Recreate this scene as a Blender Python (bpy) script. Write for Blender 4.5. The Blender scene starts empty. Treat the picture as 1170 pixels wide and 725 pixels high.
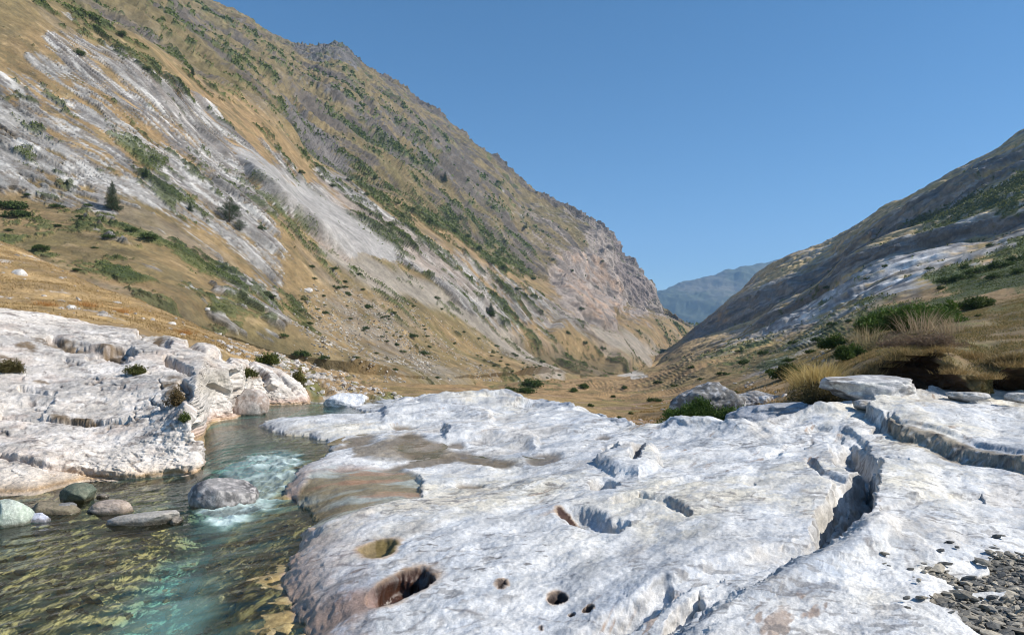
import bpy, bmesh, math, random
import numpy as np
from math import radians
random.seed(7); RNG = np.random.default_rng(11)
C = bpy.context.scene.collection
F, CX, HY, ZC = 780.0, 585.0, 400.0, 1.6      # focal length in photo px, centre column, horizon row, eye height
f32 = np.float32

# ------------------------------------------------------------------ noise
_G = np.array([[1,1,0],[-1,1,0],[1,-1,0],[-1,-1,0],[1,0,1],[-1,0,1],[1,0,-1],[-1,0,-1],
               [0,1,1],[0,-1,1],[0,1,-1],[0,-1,-1],[1,1,0],[-1,1,0],[0,-1,1],[0,-1,-1]], f32)
def _hash(x, y, z, s):
    h = (x*np.uint32(374761393) + y*np.uint32(668265263) + z*np.uint32(2147483647-58) + np.uint32(s*974634777 & 0xffffffff))
    h = (h ^ (h >> np.uint32(13)))*np.uint32(1274126177)
    h = (h ^ (h >> np.uint32(16)))*np.uint32(2246822519)
    return h ^ (h >> np.uint32(15))
from concurrent.futures import ThreadPoolExecutor
POOL = ThreadPoolExecutor(4)
def perlin(x, y, z, seed=0):
    x, y, z = np.broadcast_arrays(np.asarray(x, f32), np.asarray(y, f32), np.asarray(z, f32)); shp = x.shape
    x, y, z = (np.ascontiguousarray(a).ravel() for a in (x, y, z)); out = np.empty(x.size, f32); k = 32768
    def job(i): out[i:i+k] = _perlin(x[i:i+k], y[i:i+k], z[i:i+k], seed)
    list(POOL.map(job, range(0, x.size, k)))
    return out.reshape(shp)
def _perlin(x, y, z, seed=0):
    fx, fy, fz = np.floor(x), np.floor(y), np.floor(z)
    xf, yf, zf = x-fx, y-fy, z-fz
    xi, yi, zi = (a.astype(np.int32).astype(np.uint32) for a in (fx, fy, fz))
    u, v, w = (a*a*a*(a*(a*6-15)+10) for a in (xf, yf, zf))
    r = np.zeros(x.shape, f32)
    for dx in (0, 1):
        wx = u if dx else 1-u
        for dy in (0, 1):
            wy = wx*(v if dy else 1-v)
            for dz in (0, 1):
                g = _G[_hash(xi+np.uint32(dx), yi+np.uint32(dy), zi+np.uint32(dz), seed) & np.uint32(15)]
                r += wy*(w if dz else 1-w)*(g[..., 0]*(xf-dx)+g[..., 1]*(yf-dy)+g[..., 2]*(zf-dz))
    return r
def fbm(p, lam, octv=4, seed=0, st=(1, 1, 1), gain=.55, pix=None, ridge=False):
    """fractal noise of wavelength lam (metres); st stretches; pix fades octaves finer than a picture cell"""
    r = 0; a = 1.0; tot = 0; l = lam
    for o in range(octv):
        n = perlin(p[..., 0]/(l*st[0]), p[..., 1]/(l*st[1]), p[..., 2]/(l*st[2]), seed+o*17)
        if ridge: n = .5-np.abs(n)*2
        k = a if pix is None else a*np.clip(l/(pix*1.6)-.6, 0, 1)
        r = r + n*k; tot += a; a *= gain; l *= .5
    return r/tot*1.6
def sst(a, b, x):
    t = np.clip((x-a)/(b-a), 0, 1); return t*t*(3-2*t)
def mix(a, b, m):
    return a*(1-m[..., None])+np.asarray(b, f32)*m[..., None]
def sdf(X, Y, pts):
    """signed distance to a polygon, positive inside"""
    pts = [tuple(map(float, q)) for q in pts]
    d = np.full(X.shape, 1e9, f32); ins = np.zeros(X.shape, bool)
    for (x0, y0), (x1, y1) in zip(pts, pts[1:]+pts[:1]):
        ex, ey = x1-x0, y1-y0; L = ex*ex+ey*ey+1e-9
        t = np.clip(((X-x0)*ex+(Y-y0)*ey)/L, 0, 1)
        d = np.minimum(d, np.hypot(X-x0-t*ex, Y-y0-t*ey))
        if y0 != y1:
            c = ((Y >= y0) != (Y >= y1)) & (X < (x1-x0)*(Y-y0)/(y1-y0)+x0)
            ins ^= c
    return np.where(ins, d, -d)
def pol(X, Y, pts, soft=3.0):
    return sst(-soft, soft, sdf(X, Y, pts))
def line(X, Y, pts, w, soft=None):
    """1 along a polyline of half-width w"""
    d = np.full(X.shape, 1e9, f32)
    for (x0, y0), (x1, y1) in zip(pts, pts[1:]):
        ex, ey = x1-x0, y1-y0; L = ex*ex+ey*ey+1e-9
        t = np.clip(((X-x0)*ex+(Y-y0)*ey)/L, 0, 1)
        d = np.minimum(d, np.hypot(X-x0-t*ex, Y-y0-t*ey))
    return 1-sst(w, w+(soft or w), d)
def ell(X, Y, cx, cy, rx, ry, rot=0):
    c, s = math.cos(radians(rot)), math.sin(radians(rot))
    u = (X-cx)*c+(Y-cy)*s; v = -(X-cx)*s+(Y-cy)*c
    return np.hypot(u/rx, v/ry)

# ------------------------------------------------------------------ lofted terrain sheets
def pchip(xk, yk, x):
    """monotone cubic along axis 0 of yk"""
    xk = np.asarray(xk, float); yk = np.asarray(yk, float); h = np.diff(xk)
    hh = h.reshape((-1,)+(1,)*(yk.ndim-1)); dl = np.diff(yk, axis=0)/hh
    m = np.zeros_like(yk); m[0] = dl[0]; m[-1] = dl[-1]
    if len(xk) > 2:
        w1 = 2*hh[1:]+hh[:-1]; w2 = hh[1:]+2*hh[:-1]
        ok = dl[:-1]*dl[1:] > 0
        with np.errstate(all='ignore'):
            v = (w1+w2)/(w1/dl[:-1]+w2/dl[1:])
        m[1:-1] = np.where(ok, v, 0)
    i = np.clip(np.searchsorted(xk, x, side='right')-1, 0, len(xk)-2)
    sh = (-1,)+(1,)*(yk.ndim-1)
    t = ((x-xk[i])/h[i]).reshape(sh); H = h[i].reshape(sh)
    return ((2*t**3-3*t**2+1)*yk[i]+(t**3-2*t**2+t)*H*m[i]+(-2*t**3+3*t**2)*yk[i+1]+(t**3-t**2)*H*m[i+1])
class Sheet:
    pass
def loft(rows, cols, subs):
    """rows: lists of (column, row, distance) or dict(off=(dd,dz)) relative to the previous row."""
    D, Z = [], []
    for r in rows:
        if isinstance(r, tuple):
            D.append(D[-1]+r[0]); Z.append(Z[-1]+r[1]); continue
        a = np.array(r, float)
        y = pchip(a[:, 0], a[:, 1], cols); d = np.exp(pchip(a[:, 0], np.log(a[:, 2]), cols))
        D.append(d); Z.append(ZC-(y-HY)/F*d)
    D = np.array(D); Z = np.array(Z)
    t = np.concatenate([np.linspace(i, i+1, n, endpoint=False) for i, n in enumerate(subs)]+[[len(subs)]])
    k = np.arange(len(D))
    d = pchip(k, D, t); z = pchip(k, Z, t)
    s = Sheet(); s.t = np.repeat(t[:, None], len(cols), 1).astype(f32)
    s.d = d.astype(f32); s.px = np.repeat(cols[None], len(t), 0).astype(f32); s.py = (HY+(ZC-z)/d*F).astype(f32)
    s.P = np.stack([(cols[None]-CX)/F*d, d, z], -1).astype(f32); s.P0 = s.P.copy()
    s.pix = s.d/F
    return s
def normals(P):
    a = np.gradient(P, axis=1); b = np.gradient(P, axis=0)
    n = np.cross(a, b); n /= np.linalg.norm(n, axis=-1, keepdims=True)+1e-9
    return n.astype(f32)
def smooth_normals(s, k=12):
    Q = s.P[::k, ::k]; n = normals(Q)
    R, Cn = s.P.shape[:2]
    i = np.clip(np.arange(R)/k, 0, n.shape[0]-1.001); j = np.clip(np.arange(Cn)/k, 0, n.shape[1]-1.001)
    i0 = i.astype(int); j0 = j.astype(int); fi = (i-i0)[:, None, None]; fj = (j-j0)[None, :, None]
    r = (n[i0][:, j0]*(1-fi)*(1-fj)+n[i0+1][:, j0]*fi*(1-fj)+n[i0][:, j0+1]*(1-fi)*fj+n[i0+1][:, j0+1]*fi*fj)
    return (r/np.linalg.norm(r, axis=-1, keepdims=True)).astype(f32)
def roughen(s, mask, layers, seed):
    """push the surface along its own normal so steep faces break up like the flats do"""
    n = normals(s.P)
    if n[..., 2].mean() < 0: n = -n
    q = s.P.copy()
    for i, (lam, amp, rid) in enumerate(layers):
        s.P = (s.P+n*(mask*amp*fbm(q, lam, 3, seed+31*i, (1, 1, .7), .6, s.pix, rid))[..., None]).astype(f32)
def make_mesh(name, V, Fc, col=None, smooth=True):
    """V (n,3); Fc (m,k) same-size faces; col (n,4)"""
    me = bpy.data.meshes.new(name)
    V = np.ascontiguousarray(V, f32).reshape(-1, 3); Fc = np.ascontiguousarray(Fc, np.int32)
    m, k = Fc.shape
    me.vertices.add(len(V)); me.vertices.foreach_set('co', V.ravel())
    me.loops.add(m*k); me.loops.foreach_set('vertex_index', Fc.ravel())
    me.polygons.add(m); me.polygons.foreach_set('loop_start', np.arange(0, m*k, k, dtype=np.int32))
    me.update(calc_edges=True)
    me.polygons.foreach_set('use_smooth', np.full(m, smooth, bool))
    if col is not None:
        ca = me.color_attributes.new('Col', 'FLOAT_COLOR', 'POINT')
        ca.data.foreach_set('color', np.ascontiguousarray(col, f32).ravel())
    return me
def grid_faces(R, Cn):
    i = np.arange(R*Cn, dtype=np.int32).reshape(R, Cn)
    return np.stack([i[:-1, :-1], i[:-1, 1:], i[1:, 1:], i[1:, :-1]], -1).reshape(-1, 4)
def link(name, me, mat, parent=None, loc=None, **props):
    o = bpy.data.objects.new(name, me); C.objects.link(o)
    if me is not None and mat is not None and not me.materials: me.materials.append(mat)
    if parent is not None: o.parent = parent
    if loc is not None: o.location = loc
    for k, v in props.items():
        if v: o[k] = v
    return o
def sheet_obj(name, s, col, wet, mat, smooth=True, **props):
    c = np.concatenate([np.clip(col, 0, 1), wet[..., None]], -1)
    R, Cn = s.P.shape[:2]
    s.col = col
    return link(name, make_mesh(name, s.P, grid_faces(R, Cn), c.reshape(-1, 4), smooth), mat, **props)
def spot(sheets, px, py):
    """the nearest visible surface point of the given sheets around a direction"""
    best = None
    for s in sheets:
        P = s.P; u = CX+P[..., 0]/P[..., 1]*F; v = HY+(ZC-P[..., 2])/P[..., 1]*F
        e = (u-px)**2+(v-py)**2
        ok = e < max(4, e.min()+1)
        idx = np.flatnonzero(ok.ravel()); j = idx[np.argmin(P[..., 1].ravel()[idx])]
        r = P.reshape(-1, 3)[j]
        if best is None or e.ravel()[j] < best[0]-6 or (abs(e.ravel()[j]-best[0]) <= 6 and r[1] < best[1][1]): best = (e.ravel()[j], r)
    return best[1].astype(float)
def cols(a, b, step, padl=0, padr=0, coarse=8):
    c = np.arange(a, b+step*.5, step)
    if padl: c = np.concatenate([np.arange(a-padl, a-coarse*.5, coarse), c])
    if padr: c = np.concatenate([c, np.arange(c[-1]+coarse, b+padr, coarse)])
    return c

# ------------------------------------------------------------------ materials
def nodes(name):
    m = bpy.data.materials.new(name); m.use_nodes = True
    nt = m.node_tree; nt.nodes.clear()
    return m, nt, nt.nodes.new, nt.links.new
def surf_mat(name, var=(1.0, 8.0), amt=.25, bumps=((6., .02), (30., .006)), rough=.92, wetrough=.12, cracks=None, spec=.3):
    m, nt, N, L = nodes(name)
    at = N('ShaderNodeAttribute'); at.attribute_name = 'Col'
    tc = N('ShaderNodeTexCoord'); co = tc.outputs['Object']
    cur = at.outputs['Color']
    for k, sc in enumerate(var):
        n = N('ShaderNodeTexNoise'); n.inputs['Scale'].default_value = sc; n.inputs['Detail'].default_value = 5; n.inputs['Roughness'].default_value = .65
        L(co, n.inputs['Vector'])
        r = N('ShaderNodeMapRange'); r.inputs['From Min'].default_value = .3; r.inputs['From Max'].default_value = .7
        r.inputs['To Min'].default_value = 1-amt; r.inputs['To Max'].default_value = 1+amt
        L(n.outputs['Fac'], r.inputs['Value'])
        v = N('ShaderNodeVectorMath'); v.operation = 'SCALE'; L(cur, v.inputs[0]); L(r.outputs[0], v.inputs['Scale']); cur = v.outputs[0]
    b = N('ShaderNodeBsdfPrincipled'); L(cur, b.inputs['Base Color'])
    b.inputs['Specular IOR Level'].default_value = spec
    rr = N('ShaderNodeMapRange'); rr.inputs['To Min'].default_value = rough; rr.inputs['To Max'].default_value = wetrough
    L(at.outputs['Alpha'], rr.inputs['Value']); L(rr.outputs[0], b.inputs['Roughness'])
    prev = None
    for sc, dist in bumps:
        n = N('ShaderNodeTexNoise'); n.inputs['Scale'].default_value = sc; n.inputs['Detail'].default_value = 6; n.inputs['Roughness'].default_value = .6
        L(co, n.inputs['Vector'])
        bp = N('ShaderNodeBump'); bp.inputs['Strength'].default_value = 1; bp.inputs['Distance'].default_value = dist
        L(n.outputs['Fac'], bp.inputs['Height'])
        if prev: L(prev, bp.inputs['Normal'])
        prev = bp.outputs[0]
    if cracks:
        vo = N('ShaderNodeTexVoronoi'); vo.feature = 'DISTANCE_TO_EDGE'; vo.inputs['Scale'].default_value = cracks[0]
        mp = N('ShaderNodeMapping'); mp.inputs['Rotation'].default_value = (0, 0, radians(32)); mp.inputs['Scale'].default_value = (1, .3, 1)
        ns = N('ShaderNodeTexNoise'); ns.inputs['Scale'].default_value = 2; L(co, ns.inputs['Vector'])
        ad = N('ShaderNodeVectorMath'); ad.operation = 'ADD'; L(co, ad.inputs[0]); L(ns.outputs['Color'], ad.inputs[1])
        L(ad.outputs[0], mp.inputs['Vector']); L(mp.outputs[0], vo.inputs['Vector'])
        r = N('ShaderNodeMapRange'); r.inputs['From Max'].default_value = .05; L(vo.outputs['Distance'], r.inputs['Value'])
        bp = N('ShaderNodeBump'); bp.inputs['Distance'].default_value = cracks[1]; L(r.outputs[0], bp.inputs['Height']); L(prev, bp.inputs['Normal']); prev = bp.outputs[0]
    L(prev, b.inputs['Normal'])
    o = N('ShaderNodeOutputMaterial'); L(b.outputs[0], o.inputs[0])
    return m
def leaf_mat(name, trans=.25, rough=.7):
    m, nt, N, L = nodes(name)
    at = N('ShaderNodeAttribute'); at.attribute_name = 'Col'
    d = N('ShaderNodeBsdfPrincipled'); d.inputs['Roughness'].default_value = rough; d.inputs['Specular IOR Level'].default_value = .2
    L(at.outputs['Color'], d.inputs['Base Color'])
    t = N('ShaderNodeBsdfTranslucent'); L(at.outputs['Color'], t.inputs['Color'])
    mx = N('ShaderNodeMixShader'); mx.inputs[0].default_value = trans; L(d.outputs[0], mx.inputs[1]); L(t.outputs[0], mx.inputs[2])
    o = N('ShaderNodeOutputMaterial'); L(mx.outputs[0], o.inputs[0])
    return m
def water_mat(name, tint, bscale=(5., 22.), bdist=(.02, .004)):
    m, nt, N, L = nodes(name)
    at = N('ShaderNodeAttribute'); at.attribute_name = 'Col'
    tc = N('ShaderNodeTexCoord'); mp = N('ShaderNodeMapping'); mp.inputs['Scale'].default_value = (1, .55, 1); mp.inputs['Rotation'].default_value = (0, 0, radians(-35))
    L(tc.outputs['Object'], mp.inputs['Vector'])
    prev = None
    for sc, dist in zip(bscale, bdist):
        n = N('ShaderNodeTexNoise'); n.inputs['Scale'].default_value = sc; n.inputs['Detail'].default_value = 3; n.inputs['Distortion'].default_value = .6
        L(mp.outputs[0], n.inputs['Vector'])
        bp = N('ShaderNodeBump'); bp.inputs['Distance'].default_value = dist; L(n.outputs['Fac'], bp.inputs['Height'])
        if prev: L(prev, bp.inputs['Normal'])
        prev = bp.outputs[0]
    tr = N('ShaderNodeBsdfTransparent'); tr.inputs['Color'].default_value = (*tint, 1)
    gl = N('ShaderNodeBsdfGlossy'); gl.inputs['Roughness'].default_value = .06; L(prev, gl.inputs['Normal'])
    fr = N('ShaderNodeFresnel'); fr.inputs['IOR'].default_value = 1.33; L(prev, fr.inputs['Normal'])
    m1 = N('ShaderNodeMixShader'); L(fr.outputs[0], m1.inputs[0]); L(tr.outputs[0], m1.inputs[1]); L(gl.outputs[0], m1.inputs[2])
    fo = N('ShaderNodeBsdfDiffuse'); L(at.outputs['Color'], fo.inputs['Color']); L(prev, fo.inputs['Normal'])
    m2 = N('ShaderNodeMixShader'); L(at.outputs['Alpha'], m2.inputs[0]); L(m1.outputs[0], m2.inputs[1]); L(fo.outputs[0], m2.inputs[2])
    o = N('ShaderNodeOutputMaterial'); L(m2.outputs[0], o.inputs[0])
    return m
M_mtn = surf_mat('mountain_rock_and_grass', (.08, .5), .2, ((.12, 1.2), (.6, .35)), .95)
M_hill = surf_mat('hill_turf', (.3, 2.5), .22, ((.8, .25), (6., .04)), .95)
M_slab = surf_mat('pale_limestone', (3., 28., 95.), .17, ((5., .010), (22., .006), (80., .0025)), .72, .15, None)
M_left = surf_mat('grey_limestone', (1.5, 14., 60.), .2, ((3., .02), (14., .012), (50., .004)), .85, .15)
M_bould = surf_mat('boulder_stone', (5., 40.), .22, ((9., .02), (60., .004)), .7, .15)
M_leaf = leaf_mat('juniper_leaves'); M_straw = leaf_mat('dry_grass', .35)
M_bark = surf_mat('bark', (9., 40.), .2, ((30., .01),), .95)
M_water = water_mat('stream_water', (.86, .96, .93))
M_pool = water_mat('still_pool_water', (.85, .88, .84), (3., 12.), (.003, .0008))

# ------------------------------------------------------------------ LEFT MOUNTAIN
A_base = [(-300,385,82),(0,378,92),(150,378,98),(250,388,108),(345,420,118),(430,440,130),(540,440,200),(640,431,330),(720,430,480),(760,405,700),(790,385,900),(800,382,930)]
A_low = [(x, y+75, d*.86) for x, y, d in A_base]
A_q = [(-300,120,128),(0,230,138),(150,262,146),(250,315,152),(345,365,160),(430,398,178),(540,410,255),(640,408,400),(720,404,560),(760,394,770),(790,381,925),(800,380,950)]
A_mid = [(-300,-260,205),(0,-40,225),(60,0,236),(160,50,262),(230,100,285),(300,140,312),(350,185,345),(440,225,405),(560,290,520),(640,330,620),(700,350,760),(760,367,860),(790,378,940),(800,379,960)]
A_led = [(x, y-6, d*1.16) for x, y, d in A_mid]
A_sky = [(-300,-330,900),(0,-110,900),(150,-38,930),(190,-14,940),(215,0,950),(250,18,960),(280,30,970),(300,44,980),(340,57,990),(385,59,1000),(400,66,1005),(412,78,1010),(440,95,1030),(480,122,1060),(520,150,1090),(550,170,1100),(575,190,1100),(590,208,1090),(610,222,1080),(640,236,1060),(665,250,1040),(690,265,1020),(710,290,1010),(730,310,1000),(745,328,1000),(752,345,1000),(770,360,1000),(790,375,1000),(800,381,1000)]
A = loft([A_low, A_base, A_q, A_mid, A_led, A_sky, (120., -50.), (500., -350.)], cols(0, 800, .9, 300, 0), [10, 190, 240, 24, 150, 12, 6])
P = A.P; N0 = smooth_normals(A)
N0 *= np.sign(N0[..., :1]+1e-6) if False else 1
if N0[200, 400, 2] < 0: N0 = -N0
def at_base(s, px, py):
    e = (s.px-px)**2+(s.py-py)**2; return s.P0.reshape(-1, 3)[np.argmin(e)]
Ds = np.array([.76, .05, -.65]); Ds = Ds/np.linalg.norm(Ds)
nn = N0[200, 450]; nn = nn-Ds*nn.dot(Ds); nn /= np.linalg.norm(nn); Ts = np.cross(nn, Ds)
if Ts[2] < 0: Ts = -Ts
Q = np.stack([P@Ds, P@Ts, P@nn], -1).astype(f32)            # along strata, across, out
px, py, pix = A.px, A.py, A.pix
wn1 = fbm(Q, 60, 4, 3, (2.5, 1, 1)); wn2 = fbm(Q, 45, 4, 9, (2.5, 1, 1))
wx, wy = px+wn1*14, py+wn2*14
nearf = 1-sst(2.85, 3.1, A.t)                                # the near face
ns = .42*fbm(Q, 24, 3, 21, (4.5, 1, 1.5), .6, pix)+.5*fbm(Q, 8, 3, 23, (4.5, 1, 1.2), .7, pix)+.62*fbm(Q, 2.6, 3, 24, (5, 1, 1.2), .8, pix)
crv = (1-sst(0, .10, np.abs(fbm(Q, 7, 4, 25, (5, 1, 1), .65, pix))))*sst(-.2, .2, fbm(Q, 20, 3, 27))
crv = np.maximum(crv, (1-sst(0, .13, np.abs(fbm(Q, 2.4, 3, 29, (5, 1, 1), .7, pix))))*.8*sst(-.1, .3, fbm(Q, 14, 3, 33)))
nb = fbm(Q, 70, 6, 31, (1.6, 1, 1), .6, pix)                 # blotchy
nf = fbm(Q, 6, 5, 41, (1.5, 1, 1), .8, pix)
rw = np.full(px.shape, -.10, f32)
def add(pts, v, soft=10):
    global rw
    m = pol(wx, wy, pts, soft); rw = rw*(1-m)+v*m
add([(-60,60),(60,60),(140,62),(235,112),(300,160),(345,225),(300,230),(310,290),(360,345),(385,395),(300,400),(250,372),(185,335),(110,300),(95,250),(0,215),(-60,200)], .38)
add([(30,60),(90,80),(200,150),(260,190),(300,250),(330,320),(370,395),(330,395),(250,300),(190,250),(120,215),(60,215),(0,190),(20,110)], .56)
add([(-60,240),(60,250),(120,300),(110,335),(40,330),(-60,330)], -.22)
add([(130,230),(190,245),(240,300),(235,345),(190,330),(150,300)], .05, 8)
add([(355,190),(410,220),(470,262),(530,306),(575,345),(610,385),(560,372),(520,350),(478,318),(430,300),(400,262),(360,225)], .56)
add([(262,166),(292,172),(335,205),(385,235),(448,285),(450,300),(400,296),(350,270),(308,235),(280,205)], .9, 3)
add([(470,312),(490,322),(545,356),(530,360),(490,335)], .7, 4)
add([(500,285),(560,300),(640,350),(700,380),(690,395),(630,385),(580,355),(540,325)], .38)
add([(608,228),(640,238),(690,264),(750,340),(762,360),(735,352),(712,330),(700,375),(668,372),(640,345),(625,300),(665,285),(672,262),(640,242)], .55, 8); add([(605,228),(640,240),(668,262),(660,285),(625,300),(600,260)], .12)
add([(420,330),(600,400),(640,430),(400,440),(330,400),(330,330)], -.5, 14)
add([(225,130),(300,165),(345,200),(330,210),(250,165),(200,140)], .40, 8)
add([(300,95),(350,125),(392,170),(398,215),(370,195),(330,150)], .42, 8)
add([(335,50),(400,55),(420,80),(360,75)], .6, 5)
add([(385,110),(470,150),(540,180),(560,200),(520,205),(450,170),(400,150)], .18, 10)
add([(60,30),(150,60),(110,75),(40,60)], .35, 10)
cl2 = pol(wx, wy, [(636,292),(668,284),(684,258),(720,285),(752,330),(765,362),(712,378),(660,380),(632,350),(624,305)], 8)
talus_ = pol(wx, wy, [(662,380),(712,378),(742,392),(762,402),(735,416),(690,402)], 5)
rw = rw-talus_*.8+cl2*.35
rock = sst(-.03, .10, rw*.85+.66*ns+.30*nb-.24)
strat = np.clip(rock, 0, 1)
# sawtooth strata: each rib drops off towards lower left
def saw(lam, seed):
    q = Q[..., 1]/lam+1.5*fbm(Q, lam*4, 4, seed, (2.2, 1, 1))
    fr = q-np.floor(q)
    amp = .55+1.2*fbm(Q, lam*2.2, 2, seed+5)
    return sst(0, .22, fr)*(1-fr)*np.clip(amp, 0, 1.4)
sw1 = saw(17, 51); sw2 = saw(6.5, 61)*np.clip(2-A.d/450, .2, 1)
slabm = pol(px+wn1*3, py+wn2*3, [(262,166),(292,172),(335,205),(385,235),(448,283),(452,300),(400,296),(350,268),(308,233),(280,205)], 2.2)
slab2 = pol(px+nf*3, py+nf*3, [(470,312),(490,322),(545,356),(530,360),(490,335)], 2)
cliffm = pol(wx, wy, [(622,292),(690,288),(714,320),(703,373),(680,374),(650,348)], 4)
cvn = fbm(np.stack([P[..., 0], P[..., 1]*.4, P[..., 2]/5], -1), 17, 5, 81, (1, 1, 1), .62, pix, True)
far_up = sst(3.2, 3.8, A.t)*(1-sst(4.95, 5, A.t))
disp = (strat*(1-slabm)*(1-.8*cl2))*(sw1*1.7+sw2*.5)*(.55+.45*nearf)*(1+.4*far_up)
disp += nb*2.2+nf*.35*strat*(1-.9*slabm)*np.clip(A.d/300,.4,1.6)+.55*fbm(Q, 24, 3, 21, (4.5, 1, 1.5), .6, pix)*strat*(1-slabm)*(1-cl2)-crv*strat*(1-.9*slabm)*(1-cl2)*.45*np.clip(A.d/250,.5,2)+fbm(Q, 110, 4, 71)*5.5*(A.t > 1.2)
sdd = line(px, py, [(255,160),(280,205),(308,235),(350,270),(400,297)], 0, 42)
disp += slabm*sdd*(.15+.85*sst(170, 212, py))*(1-.7*sst(262, 298, py))*5.5+slab2*1.5
disp += far_up*(fbm(Q, 60, 5, 77, (2.2, 1, 1), .6, pix, True)*9)
disp += cliffm*(6)+cl2*cvn*3.6
hfA = fbm(Q, 34, 8, 95, (3, 1, 1.2), .92, pix); hfB = fbm(P, 12, 7, 97, (1, 1, 1), .92, pix)
crag = sst(4.75, 4.97, A.t)*(1-sst(5.2, 6, A.t))
disp += crag*(fbm(P, 26, 5, 90, (1, 1, 1), .65, pix, True)*13+fbm(P, 90, 3, 92)*9)
# hollow with a bank that turns away from the sun at the valley bottom
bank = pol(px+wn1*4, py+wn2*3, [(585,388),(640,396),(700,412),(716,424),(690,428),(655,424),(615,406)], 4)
disp += line(px, py, [(640,378),(700,398),(712,412)], 5, 9)*5-bank*3
disp -= pol(px, py, [(150,355),(240,360),(390,425),(300,420),(200,380)], 10)*3
A.P = (P+N0*disp[..., None]).astype(f32)
# colour
tan = np.array([.235, .165, .080], f32); olive = np.array([.135, .12, .048], f32); oran = np.array([.285, .19, .095], f32)
col = np.broadcast_to(tan, P.shape).copy()
col = mix(col, oran, sst(.0, .5, fbm(Q, 90, 4, 101)+.15)*.8)
col = mix(col, olive, sst(.0, .45, fbm(Q, 50, 5, 111, (2, 1, 1), .6, pix))*.7)
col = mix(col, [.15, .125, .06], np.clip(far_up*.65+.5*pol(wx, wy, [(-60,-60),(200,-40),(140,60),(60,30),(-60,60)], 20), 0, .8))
col = mix(col, [.15, .12, .06], sst(.0, .22, fbm(Q, 7, 6, 105, (2, 1, 1), .85, pix))*.75)
col = mix(col, [.40, .29, .16], sst(.1, .5, fbm(Q, 5, 5, 107, (2, 1, 1), .75, pix))*.6*(1-far_up*.6))
fr_ = far_up*sst(-.02, .12, fbm(Q, 30, 6, 109, (2.6, 1, 1), .7, pix)-.02+.25*pol(wx, wy, [(385,110),(470,135),(560,190),(600,215),(520,215),(440,170)], 14))
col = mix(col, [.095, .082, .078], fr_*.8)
col = mix(col, [.20, .175, .15], sst(.1, .5, fbm(Q, 34, 5, 121, (2, 1, 1), .65, pix))*.45*(1-far_up*.3))
talus = np.maximum(line(wx, wy, [(372,285),(430,318),(520,362),(590,398),(640,424)], 7, 8), pol(wx, wy, [(662,380),(712,378),(742,392),(762,402),(735,416),(690,402)], 5))
talus = np.maximum(talus, .6*pol(wx, wy, [(395,300),(430,330),(470,400),(540,430),(470,440),(400,420),(360,380)], 12)*sst(-.1, .3, nf))
col = mix(col, [.31, .28, .245], talus*.75)
rk = np.broadcast_to(np.array([.37, .355, .335], f32), P.shape).copy()
rk = mix(rk, [.22, .205, .195], sst(-.08, .2, fbm(Q, 12, 7, 131, (8, 1, 1), .8, pix)))
rk = mix(rk, [.56, .545, .52], sst(.04, .2, fbm(Q, 5, 6, 141, (4, 1, 1), .85, pix)))
rk = mix(rk, [.13, .12, .115], crv*.75*(1-.75*slabm)*(1-.85*cl2))
rk = mix(rk, [.20, .17, .14], sst(.04, .22, fbm(Q, 3.5, 5, 143, (4, 1, 1), .9, pix))*.75)
rk = mix(rk, [.42, .33, .26], sst(.05, .5, nb)*.6)
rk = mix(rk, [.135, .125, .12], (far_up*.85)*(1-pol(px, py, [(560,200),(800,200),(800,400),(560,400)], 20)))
rk = mix(rk, [.15, .135, .125], pol(wx, wy, [(320,140),(350,125),(398,180),(400,222),(365,200)], 8)*.7)
rk = mix(rk, [.41, .395, .375], slabm*.85)
rk = mix(rk, [.34, .32, .31], slabm*sst(0, .35, fbm(Q, 8, 4, 151, (14, 1, 1), .6, pix))*.5)
rk = mix(rk, [.34, .275, .23], pol(wx, wy, [(600,220),(640,236),(690,262),(750,330),(765,365),(700,385),(650,380),(610,330),(590,270)], 14)*.75)
rk = mix(rk, [.50, .33, .21], cliffm*sst(-.15, .35, fbm(P, 22, 4, 161, (1, 1, 2.5)))*.75)
rk = mix(rk, [.17, .15, .14], cl2*sst(.05, -.2, cvn)*.5); rk = mix(rk, [.44, .38, .34], cl2*sst(.0, .25, cvn)*.35)
rk = mix(rk, [.22, .18, .17], pol(wx, wy, [(690,262),(715,290),(750,340),(735,350),(712,322),(700,290)], 4)*.7)  # shadow on the cliff's right flank, painted into the rock colour
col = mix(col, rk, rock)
gw = np.full(px.shape, -.28, f32)
for pts, v in (([(120,160),(160,175),(200,225),(215,235),(190,232),(150,195)], .08), ([(110,290),(140,300),(170,340),(240,375),(230,385),(150,350),(115,320)], .1),
               ([(390,170),(450,225),(540,255),(640,300),(600,310),(520,285),(450,245),(400,205)], .02), ([(200,300),(260,330),(330,390),(250,375),(200,340)], .08),
               ([(80,20),(150,60),(230,100),(270,140),(220,120),(130,80)], -.05), ([(400,240),(440,262),(470,290),(440,285),(400,262)], .2), ([(325,330),(360,350),(368,395),(345,360)], .12),
               ([(380,120),(480,170),(500,200),(420,170)], .02), ([(0,60),(60,90),(80,130),(0,120)], .02), ([(560,310),(680,380),(650,385),(560,340)], .02)):
    m = pol(wx, wy, pts, 10); gw = gw*(1-m)+v*m
gn = .55*fbm(Q, 22, 3, 171, (2.6, 1, 1), .6, pix)+.75*fbm(Q, 5, 5, 175, (2.2, 1, 1), .75, pix)
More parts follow.
